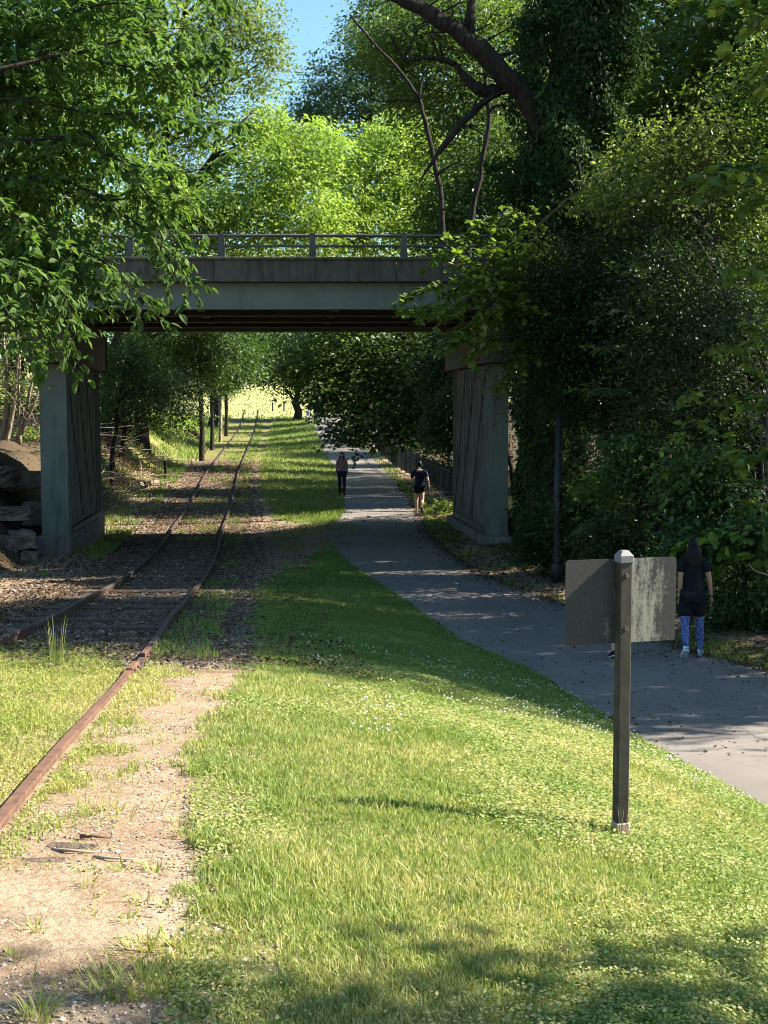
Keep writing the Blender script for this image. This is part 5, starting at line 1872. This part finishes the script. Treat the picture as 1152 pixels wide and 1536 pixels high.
# undergrowth bushes on the right bank
bush = [
    ('broad-leaved bush beside the base of the black pole', 872, 770, 26.6, 55, 60, 'leaf_under', 6000, .10),
    ('bush with a pale sunlit top right of the black pole', 905, 725, 25.8, 36, 30, 'leaf_maple', 1500, .10),
    ('ivy-covered hump between the slab pier and the black pole', 815, 795, 27.5, 32, 55, 'leaf_ivy', 5000, .08),
    ('dark bush just above the sign panel', 930, 810, 23.4, 60, 50, 'leaf_dark', 5000, .09),
    ('broad-leaved bush behind the head of the walking woman', 1040, 815, 21.2, 55, 34, 'leaf_under', 1500, .13),
    ('bush with large pale leaves at the frame edge by the woman', 1115, 800, 20.4, 50, 40, 'leaf_under', 1100, .14),
    ('low dark bush at the frame edge below the pale leaves', 1125, 900, 20.6, 60, 55, 'leaf_under', 3500, .10),
    ('dark bush behind the hand of the walking woman', 1080, 880, 22.4, 50, 60, 'leaf_dark', 4000, .09),
    ('tall dark bush high in the shade over the sign', 960, 690, 23.8, 70, 60, 'leaf_under', 5000, .09),
    ('leafy bush high behind the woman in deep shade', 1060, 720, 22.0, 70, 60, 'leaf_under', 4500, .11),
    ('bush at the slab pier foot catching a patch of sun', 670, 772, 44.0, 26, 26, 'leaf_maple', 1500, .11)]
for i, (lab, u, v, Y, ru, rv, mt, n, lf) in enumerate(bush):
    c = at(u, v, Y)
    z0 = tz(c[0], Y)
    tree('bush', lab, (c[0], Y), [B(u, v, Y, ru, rv), B(u + ru * .4, v + rv * .35, Y, ru * .7, rv * .7), B(u - ru * .3, v + rv * .5, Y, ru * .7, rv * .6)], n, lf, mt, 'bark_dark', 12, .30, 'maple' if mt == 'leaf_maple' else 'ovate', 220 + i, .03,
         limbs=24, lr=.012, cat='bush', droop=.25)
def spray_bush(lab, bx, by, lines, leaf, mat, seed, shape='ovate', per=9, tw=(.12, .5)):
    rng = np.random.default_rng(seed)
    base = np.array([bx, by, tz(bx, by)])
    root = thing('understory_shrub', lab, 'shrub', base)
    L_ = [(px_line(p, a, b), .016) for p, a, b in lines]
    mb, P, D, Nn, L = sprays(L_, leaf, rng, step=.10, tw=tw, per=per, droop=.3)
    for p, _ in L_:
        mid = (base + p[0]) / 2 + [0, .1, .35]
        mb.tube([base + rng.normal(size=3) * [.15, .15, 0], mid, p[0]], [.035, .027, .017], 6)
    mb.build('stem', M['bark_grey'], root, True, base)
    V, fs = leaf_geo(P - base, D, Nn, L, shape)
    link('crown', mesh_data('crown', V, fs), M[mat], root)


spray_bush('tall shrub with arching sprays of mid-green leaves above and beside the walking woman', 6.6, 22.6,
           [([(1130, 700), (1090, 660), (1050, 640), (1010, 650)], 22.4, 21.6), ([(1140, 640), (1100, 600), (1060, 590), (1020, 600)], 22.4, 21.8), ([(1120, 740), (1080, 720), (1040, 720), (1000, 740)], 22.2, 21.6),
            ([(1140, 760), (1110, 750), (1080, 760)], 22, 21.4), ([(1150, 580), (1130, 540), (1100, 520), (1060, 530)], 22.4, 22), ([(1100, 690), (1050, 690), (1010, 690), (980, 705)], 22.6, 22)], .15, 'leaf_maple', 401)
spray_bush('slender shrub with a pale lit fan of leaves right of the black pole', 4.9, 25.0,
           [([(900, 800), (905, 760), (912, 720), (922, 690)], 24.6, 24.4), ([(905, 770), (890, 740), (870, 722), (850, 720)], 24.6, 24.3), ([(908, 750), (930, 725), (950, 715), (965, 722)], 24.6, 24.2),
            ([(905, 790), (930, 770), (955, 765)], 24.5, 24.1), ([(900, 800), (880, 790), (860, 795)], 24.5, 24.1)], .13, 'leaf_maple', 402)
spray_bush('high shrub of larger leaves breaking the dark mass over the sign', 6.3, 24.6,
           [([(980, 640), (950, 600), (910, 580), (870, 590)], 24.4, 23.6), ([(980, 620), (960, 560), (930, 530), (890, 525)], 24.4, 23.8), ([(1000, 560), (980, 500), (950, 470), (910, 460)], 24.2, 23.6), ([(960, 680), (920, 660), (880, 650)], 24.2, 23.8),
            ([(1010, 480), (990, 430), (960, 400), (930, 395)], 24.2, 23.8), ([(1030, 420), (1010, 370), (985, 340)], 24.2, 24)], .13, 'leaf_under', 403)
# dead pale twig at the frame edge
stick([at(1190, 880, 18.6), at(1150, 862, 18.5), at(1132, 856, 18.4), at(1122, 846, 18.35)], .016, 'pale forked dead twig poking in from the frame edge', 'dead_twig', cat='twig')
stick([at(800, 345, 26.2), at(850, 300, 26.2), at(900, 265, 26.3), at(935, 240, 26.4)], .032, 'pale dead branch slanting through the sunlit thicket top', mat='twig', cat='branch')
#@@PART5
# ================================================================= GRASS, WEEDS, STONES
def vnoise(x, y, s, seed=0):
    """smooth value noise on the ground plane"""
    r = np.random.default_rng(900 + seed)
    T = r.random((64, 64))
    gx, gy = x / s, y / s
    ix, iy = np.floor(gx).astype(int), np.floor(gy).astype(int)
    fx, fy = gx - ix, gy - iy
    fx, fy = fx * fx * (3 - 2 * fx), fy * fy * (3 - 2 * fy)
    g = lambda a, b: T[a % 64, b % 64]
    return (g(ix, iy) * (1 - fx) + g(ix + 1, iy) * fx) * (1 - fy) + (g(ix, iy + 1) * (1 - fx) + g(ix + 1, iy + 1) * fx) * fy


def samp_y(n, a, b, p, rng):
    u = rng.random(n)
    q = 1 - p
    return (a**q + u * (b**q - a**q))**(1 / q)


def blades(x, y, h, w, rng, lean=.55):
    n = len(x)
    z = terrain(x, y) - .008
    a = rng.random(n) * 2 * np.pi
    P = np.stack([x, y, z], 1)
    s = np.stack([np.cos(a), np.sin(a), np.zeros(n)], 1) * (w * .5)[:, None]
    b = rng.random(n) * 2 * np.pi
    ln = np.stack([np.cos(b), np.sin(b), np.zeros(n)], 1) * (h * lean * rng.random(n))[:, None]
    up = np.array([0, 0, 1.0]) * h[:, None]
    V = np.empty((n, 5, 3))
    V[:, 0] = P - s
    V[:, 1] = P + s
    V[:, 2] = P + s * .75 + up * .58 + ln * .35
    V[:, 3] = P - s * .75 + up * .58 + ln * .35
    V[:, 4] = P + up * .95 + ln
    o = (np.arange(n) * 5)[:, None]
    return V.reshape(-1, 3), [o + np.array([[0, 1, 2, 3]]), o + np.array([[3, 2, 4]])]


def flat_leaves(x, y, lift, size, rng, shape='round', tilt=.4):
    n = len(x)
    P = np.stack([x, y, terrain(x, y) + lift], 1)
    a = rng.random(n) * 2 * np.pi
    D = np.stack([np.cos(a), np.sin(a), rng.normal(size=n) * .25], 1)
    Nn = np.array([0, 0, 1.0]) + rng.normal(size=(n, 3)) * tilt
    return leaf_geo(P, D, Nn, size, shape)


def merge(parts):
    V, Fs, o = [], {}, 0
    for v, fs in parts:
        V.append(v)
        for f in fs:
            Fs.setdefault(f.shape[1], []).append(f + o)
        o += len(v)
    return np.concatenate(V), [np.concatenate(f) for f in Fs.values()]


def lawn():
    rng = np.random.default_rng(41)
    parts = []
    # blades
    n = 430000
    y = samp_y(n, 3.3, 48, 1.75, rng)
    x = LL(y) - .3 + rng.random(n) * (PL(y) - LL(y) + .34)
    edge = (x - LL(y)) / .30 + (vnoise(x, y, .35, 1) - .5) * 1.5 + (vnoise(x, y, .12, 9) - .5) * 1.3 + (vnoise(x, y, .9, 31) - .6) * 6 * sstep(21, 30, y)
    k = (edge > rng.random(n) * .6) & (x < PL(y) + .03 + .04 * np.sin(y * 9))
    x, y = x[k], y[k]
    tall = vnoise(x, y, .5, 2)
    h = (.020 + .030 * rng.random(len(x))) * (.65 + .7 * tall) * (1 + .25 * np.clip((y - 12) / 20, 0, 1))
    near_edge = np.exp(-((x - LL(y)) / .35)**2)
    h = h * (1 + .5 * near_edge * (vnoise(x, y, .25, 3) > .5))
    w = .0036 + .00048 * y
    parts.append(blades(x, y, h, w * rng.uniform(.6, 1.3, len(x)), rng, .9))
    # clover and broad little leaves among the blades
    n = 270000
    y = samp_y(n, 3.3, 30, 1.8, rng)
    x = LL(y) + rng.random(n) * (PL(y) - LL(y))
    k = vnoise(x, y, .9, 4) + .35 * sstep(-.4, 2.0, x) > .45 + .35 * rng.random(n)
    x, y = x[k], y[k]
    parts.append(flat_leaves(x, y, .018 + .03 * rng.random(len(x)), (.0075 + .0009 * y) * rng.uniform(.6, 1.4, len(x)), rng))
    V, fs = merge(parts)
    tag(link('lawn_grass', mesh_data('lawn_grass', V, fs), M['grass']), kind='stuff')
    # clover blooms
    n = 2600
    y = samp_y(n, 4.2, 17, 1.35, rng)
    x = LL(y) + .6 + rng.random(n) * (PL(y) - LL(y) - .6)
    k = vnoise(x, y, .8, 5) + .4 * sstep(8.5, 12, y) + .15 * sstep(.5, 2.2, x) > .88 + .12 * rng.random(n)
    x, y = x[k], y[k]
    c = np.stack([x, y, terrain(x, y) + .052 + .02 * rng.random(len(x))], 1)
    r = .0095 * rng.uniform(.7, 1.2, len(x))
    oc = np.array([(1, 0, 0), (-1, 0, 0), (0, 1, 0), (0, -1, 0), (0, 0, .9), (0, 0, -.7)], float)
    of = np.array([[0, 2, 4], [2, 1, 4], [1, 3, 4], [3, 0, 4], [2, 0, 5], [1, 2, 5], [3, 1, 5], [0, 3, 5]])
    V = (c[:, None] + oc[None] * r[:, None, None]).reshape(-1, 3)
    f = ((np.arange(len(x)) * 6)[:, None, None] + of[None]).reshape(-1, 3)
    tag(link('clover_flowers', mesh_data('clover_flowers', V, [f]), M['clover']), kind='stuff')


lawn()


def rough_grass():
    """weeds beside the near rails, far grass, verges"""
    rng = np.random.default_rng(43)
    parts = []
    n = 480000
    y = samp_y(n, 3.2, 15.5, 1.5, rng)
    x = XR(y) - 2.2 + rng.random(n) * (LL(y) + .2 - XR(y) + 2.2)
    rail = XR(y) + .753
    lim = np.interp(y, [3, 4.6, 5.2, 5.8, 7, 9, 11.5, 13, 15.5], [-1.6, -1.4, -1.36, -1.34, -1.42, -1.56, -1.78, -2.6, -4.5])
    dens = sstep(.12, -.22, x - lim + (vnoise(x, y, .3, 6) - .5) * .5 + (vnoise(x, y, .1, 16) - .5) * .25)
    dens = dens * (.6 + .4 * sstep(.3, .6, vnoise(x, y, .28, 7)))
    dens = dens * np.interp(y, [3, 4.6, 5.2, 11.5, 13.2, 15.5], [.14, .28, 1, 1, .35, .0])
    dens = np.maximum(dens, .05 * (vnoise(x, y, .16, 8) > .66))
    dens = dens * (np.abs(x - rail) > .06)
    k = rng.random(n) < dens
    x, y = x[k], y[k]
    m_ = len(x)
    half = rng.random(m_) < .38
    hh = (.022 + .05 * rng.random(m_)**2) * (.5 + .9 * vnoise(x, y, .35, 10))
    hh = hh * np.interp(np.abs(x - XR(y) - .753), [0, .12, .3], [.55, .75, 1])
    parts.append(blades(x[half], y[half], hh[half] * 1.25, (.0032 + .00045 * y[half]), rng, 1.1))
    q = ~half
    parts.append(flat_leaves(x[q], y[q], hh[q] * rng.random(q.sum()), (.008 + .0009 * y[q]) * rng.uniform(.6, 1.5, q.sum()), rng, 'simple', .7))
    V, fs = merge(parts)
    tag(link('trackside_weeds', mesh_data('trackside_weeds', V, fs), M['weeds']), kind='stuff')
    # rougher grass farther along: track edges, verge, far strip
    parts = []
    n = 170000
    y = samp_y(n, 12.5, 144, 1.35, rng)
    a, b = XR(y) - 7.0, PR(y) + 2.2
    x = a + rng.random(n) * (b - a)
    d = x - XR(y)
    strip = (x > LL(y) + (vnoise(x, y, .5, 11) - .5) * .8) & (x < PL(y) + .05) & (y > 41)
    verge = (x > PR(y) - .03) & (x < PR(y) + .1 + 1.3 * vnoise(x, y, .9, 12)) & (vnoise(x, y, .6, 17) > np.interp(y, [14, 19, 22, 34, 40], [.2, .3, .62, .62, .2])) & (y > 14) & (y < 120)
    left = (d < -1.9) & (d > -3.4 - 3.5 * sstep(46, 60, y)) & (vnoise(x, y, .7, 13) > np.interp(y, [12, 30, 36, 46, 60, 144], [.95, .95, .5, .55, .5, .25]))
    mid = (np.abs(d) < .6) & (y > 38) & (vnoise(x, y, .8, 14) > .62)
    between = (d > .85) & (x < LL(y) + .2) & (y > 12.5) & (np.abs(d - 1.9) > .35 + .2 * vnoise(x, y, .6, 18)) & (vnoise(x, y, .45, 15) > np.interp(y, [13, 20, 30, 40, 60, 144], [.42, .55, .75, .6, .4, .2]))
    k = strip | verge | left | mid | between
    x, y = x[k], y[k]
    h = (.05 + .07 * rng.random(len(x))) * (1 + y / 140) * (1 + .9 * (np.abs(x - XR(y)) > 1.9) * (x < XR(y)))
    w = .004 + .0005 * y
    V, fs = blades(x, y, h, w, rng, .8)
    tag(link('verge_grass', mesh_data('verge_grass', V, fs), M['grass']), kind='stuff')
    # hillside meadow
    n = 24000
    y = rng.uniform(143, 250, n)
    x = -45 + rng.random(n) * 70
    V, fs = blades(x, y, .10 + .16 * rng.random(n), np.full(n, .12), rng, 1.2)
    tag(link('meadow_grass', mesh_data('meadow_grass', V, fs), M['meadow']), kind='stuff')


rough_grass()


def tuft(label, u, v, n, h, seed, name='grass_tuft', mat='weeds', spread=.07, group=None, lean=.9):
    rng = np.random.default_rng(seed)
    c = hit(u, v)
    a = rng.random(n) * 2 * np.pi
    r = spread * rng.random(n)**.6
    x, y = r * np.cos(a), r * np.sin(a)
    hh = h * rng.uniform(.45, 1.1, n)
    V = np.empty((n, 7, 3))
    od = np.stack([np.cos(a + rng.normal(size=n) * .6), np.sin(a + rng.normal(size=n) * .6), np.zeros(n)], 1) * (hh * lean * rng.uniform(.2, 1, n))[:, None]
    s = np.stack([-np.sin(a), np.cos(a), np.zeros(n)], 1) * .0032
    P = np.stack([x, y, np.full(n, -.01)], 1)
    up = np.array([0, 0, 1.0]) * hh[:, None]
    for i, (t, w) in enumerate(((0, 1), (.4, .95), (.75, .7))):
        q = P + up * (t - .25 * t * t) + od * t * t
        V[:, 2 * i] = q - s * w
        V[:, 2 * i + 1] = q + s * w
    V[:, 6] = P + up * .78 + od
    o = (np.arange(n) * 7)[:, None]
    ob = link(name, mesh_data(name, V.reshape(-1, 3), [np.concatenate([o + np.array([[0, 1, 3, 2]]), o + np.array([[2, 3, 5, 4]])]), o + np.array([[4, 5, 6]])]), M[mat])
    ob.location = [float(k) for k in c]
    return tag(ob, label, 'grass tuft', group)


tuft('tall thin green grass stalks standing alone beside the left rail', 84, 1000, 16, .62, 1, 'tall_grass', 'weeds', .13, None, .22)
tuft('bushy grass tuft at the edge of gravel and shaded lawn', 222, 1432, 80, .10, 2, spread=.10)
tuft('darker spreading grass tuft just nearer than the bushy one', 212, 1486, 80, .10, 3, spread=.10)
tuft('loose grass tuft between the bushy tuft and the lawn', 268, 1420, 50, .09, 4, spread=.10)
tuft('flat little grass tuft alone on shaded bare gravel', 152, 1468, 46, .09, 5, spread=.06)
tuft('small grass tuft low on the bare dirt by the frame bottom', 160, 1502, 60, .10, 6, spread=.06)
tuft('fresh grass tuft at the very bottom of the dirt strip', 60, 1528, 60, .10, 7, spread=.06)
for i, (u, v) in enumerate(((140, 1312), (180, 1306), (232, 1306), (133, 1330), (212, 1354), (245, 1362), (190, 1384), (140, 1378), (50, 1395), (20, 1440), (300, 1338), (320, 1335), (285, 1190), (268, 1236), (305, 1100))):
    tuft('small sparse grass tuft dotted over the gravel strip', u, v, 24, .055, 20 + i, 'small_grass_tuft', 'weeds', .04, 'small tufts dotted over the gravel strip')


def stones(name, x, y, r, rng, mat, sink=.35):
    n = len(x)
    oc = np.array([(1, 0, 0), (-1, 0, 0), (0, 1, 0), (0, -1, 0), (0, 0, .8), (0, 0, -.8), (.6, .6, .45), (-.6, -.55, .4)], float)
    of = np.array([[0, 2, 6], [2, 4, 6], [4, 0, 6], [2, 1, 4], [1, 3, 7], [3, 4, 7], [4, 1, 7], [3, 0, 4], [2, 0, 5], [1, 2, 5], [3, 1, 5], [0, 3, 5]])
    V = oc[None] * (1 + .3 * rng.normal(size=(n, 8, 1))).clip(.5, 1.6) * rng.uniform(.6, 1.25, (n, 1, 3))
    a = rng.random(n) * 2 * np.pi
    ca_, sa_ = np.cos(a)[:, None], np.sin(a)[:, None]
    X = V[..., 0] * ca_ - V[..., 1] * sa_
    Y = V[..., 0] * sa_ + V[..., 1] * ca_
    V = np.stack([X, Y, V[..., 2] * .75], -1) * r[:, None, None]
    V = V + np.stack([x, y, terrain(x, y) + r * (.5 - sink)], 1)[:, None]
    f = ((np.arange(n) * 8)[:, None, None] + of[None]).reshape(-1, 3)
    tag(link(name, mesh_data(name, V.reshape(-1, 3), [f]), M[mat]), kind='stuff')


def gravel():
    rng = np.random.default_rng(47)
    n = 26000
    y = samp_y(n, 3.2, 16, 1.7, rng)
    x = XR(y) + .3 + rng.random(n) * (LL(y) + .35 - XR(y) - .3)
    k = vnoise(x, y, .5, 20) > .2 + .5 * rng.random(n)
    x, y = x[k], y[k]
    r = .0028 + .0075 * rng.random(len(x))**3.0 + .00025 * y
    big = rng.random(len(x)) < .006
    r[big] *= 1.8
    stones('gravel', x, y, r, rng, 'stone')
    n = 46000
    y = samp_y(n, 11.5, 75, 1.6, rng)
    x = XR(y) - 2.6 + rng.random(n) * 4.6
    wide = rng.random(n) < .2
    x[wide] = XR(y[wide]) - 4.5 + rng.random(wide.sum()) * 7
    k = x < LL(y) + .1
    x, y = x[k], y[k]
    r = .009 + .017 * rng.random(len(x))**1.8 + .0004 * y
    stones('ballast', x, y, r, rng, 'ballast')


gravel()


def litter():
    rng = np.random.default_rng(53)
    parts = []
    n = 26000
    y = samp_y(n, 11, 60, 1.5, rng)
    right = rng.random(n) < .55
    x = np.where(right, PR(y) + rng.gamma(1.6, .9, n) - .25, XR(y) - 1.2 - rng.gamma(1.5, 1.6, n))
    parts.append(flat_leaves(x, y, .012 + .01 * rng.random(n), (.05 + .0012 * y) * rng.uniform(.5, 1.2, n), rng, 'simple', .6))
    # a thin drift of leaves over path edge and ballast
    n = 16000
    y = samp_y(n, 12, 48, 1.5, rng)
    x = np.where(rng.random(n) < .25, PR(y) - rng.gamma(1.0, .15, n), np.where(rng.random(n) < .93, XR(y) + rng.uniform(-2, 3.0, n), PL(y) + rng.uniform(-.2, 2.6, n)))
    parts.append(flat_leaves(x, y, .03 + .01 * rng.random(n), (.035 + .001 * y) * rng.uniform(.5, 1.2, n), rng, 'simple', .5))
    V, fs = merge(parts)
    tag(link('leaf_litter', mesh_data('leaf_litter', V, fs), M['leaf_litter']), kind='stuff')
    # ground ivy and low plants over the right bank
    n = 60000
    y = samp_y(n, 14.5, 46, 1.4, rng)
    x = PR(y) + .75 + rng.gamma(2.0, 1.3, n)
    k = (vnoise(x, y, .9, 21) > .30) & (x < PR(y) + 11)
    x, y = x[k], y[k]
    lump = vnoise(x, y, 1.3, 22)
    lift = (.03 + .45 * lump**2 * sstep(.7, 2.0, x - PR(y))) * rng.random(len(x))**.5
    V, fs = flat_leaves(x, y, lift, .075 * rng.uniform(.5, 1.3, len(x)), rng, 'simple', .6)
    tag(link('ground_ivy', mesh_data('ground_ivy', V, fs), M['leaf_ivy']), kind='stuff')
    # dry brush on the sunlit left bank beyond the bridge
    mb = MB()
    for i in range(420):
        y0 = rng.uniform(47, 66)
        x0 = XR(y0) - rng.uniform(3.2, 8.5)
        p = np.array([x0, y0, tz(x0, y0)])
        d = rng.normal(size=3) * [1, .6, .25] + [0, 0, .45]
        ln = rng.uniform(.5, 1.7)
        q = [p + d * ln * t + np.array([0, 0, -.35 * ln * t * t]) + rng.normal(size=3) * .05 for t in (0, .35, .7, 1)]
        mb.tube(q, [.022, .017, .012, .006], 4)
    o = mb.build('dry_brush', M['dead_wood'])
    tag(o, kind='stuff')
    n = 9000
    y = rng.uniform(46, 68, n)
    x = XR(y) - rng.uniform(3, 9, n)
    V, fs = flat_leaves(x, y, rng.random(n) * .6, .11 * rng.uniform(.5, 1.3, n), rng, 'simple', .8)
    tag(link('dry_leaves', mesh_data('dry_leaves', V, fs), M['leaf_dry']), kind='stuff')


litter()

# ================================================================= LIGHT, SKY, CAMERA
AZ, EL = math.radians(9), math.radians(40)
sun_dir = Vector((math.cos(EL) * math.cos(AZ), math.cos(EL) * math.sin(AZ), math.sin(EL)))
sl = bpy.data.lights.new('sun', 'SUN')
sl.energy = 5.0
sl.angle = math.radians(.53)
sl.color = (1.0, .93, .80)
so = bpy.data.objects.new('sun', sl)
so.rotation_euler = sun_dir.to_track_quat('Z', 'Y').to_euler()
so.location = (30, 0, 40)
COL.objects.link(so)
w = bpy.data.worlds.new('World')
SC.world = w
w.use_nodes = True
nt = w.node_tree
sky = nt.nodes.new('ShaderNodeTexSky')
sky.sky_type = 'NISHITA'
sky.sun_disc = False
sky.sun_elevation = EL
sky.sun_rotation = math.radians(90) - AZ
sky.air_density = 1.0
sky.dust_density = .6
sky.ozone_density = 1.4
bg = nt.nodes['Background']
bg.inputs['Strength'].default_value = .064
nt.links.new(mixc(nt, 1.0, sky.outputs['Color'], (.80, 1.0, 1.02), 'MULTIPLY'), bg.inputs['Color'])

cd = bpy.data.cameras.new('camera')
cd.sensor_fit = 'VERTICAL'
cd.sensor_height = 36.0
cd.lens = F / 1536 * 36.0
cd.clip_start = .05
cd.clip_end = 2000
co = bpy.data.objects.new('camera', cd)
co.location = CAM.tolist()
co.rotation_euler = (math.radians(90) - TH, 0, 0)
COL.objects.link(co)
SC.camera = co
vs = SC.view_settings
vs.view_transform = 'Standard'
vs.look = 'None'
vs.exposure = 2.0
vs.gamma = 1.0
cy = SC.cycles
cy.max_bounces = 6
cy.diffuse_bounces = 3
cy.glossy_bounces = 2
cy.transmission_bounces = 4
cy.transparent_max_bounces = 4
cy.caustics_reflective = False
cy.caustics_refractive = False
cy.sample_clamp_indirect = 4.0
cy.use_denoising = True
cy.filter_width = 1.0
cy.denoiser = 'OPENIMAGEDENOISE'
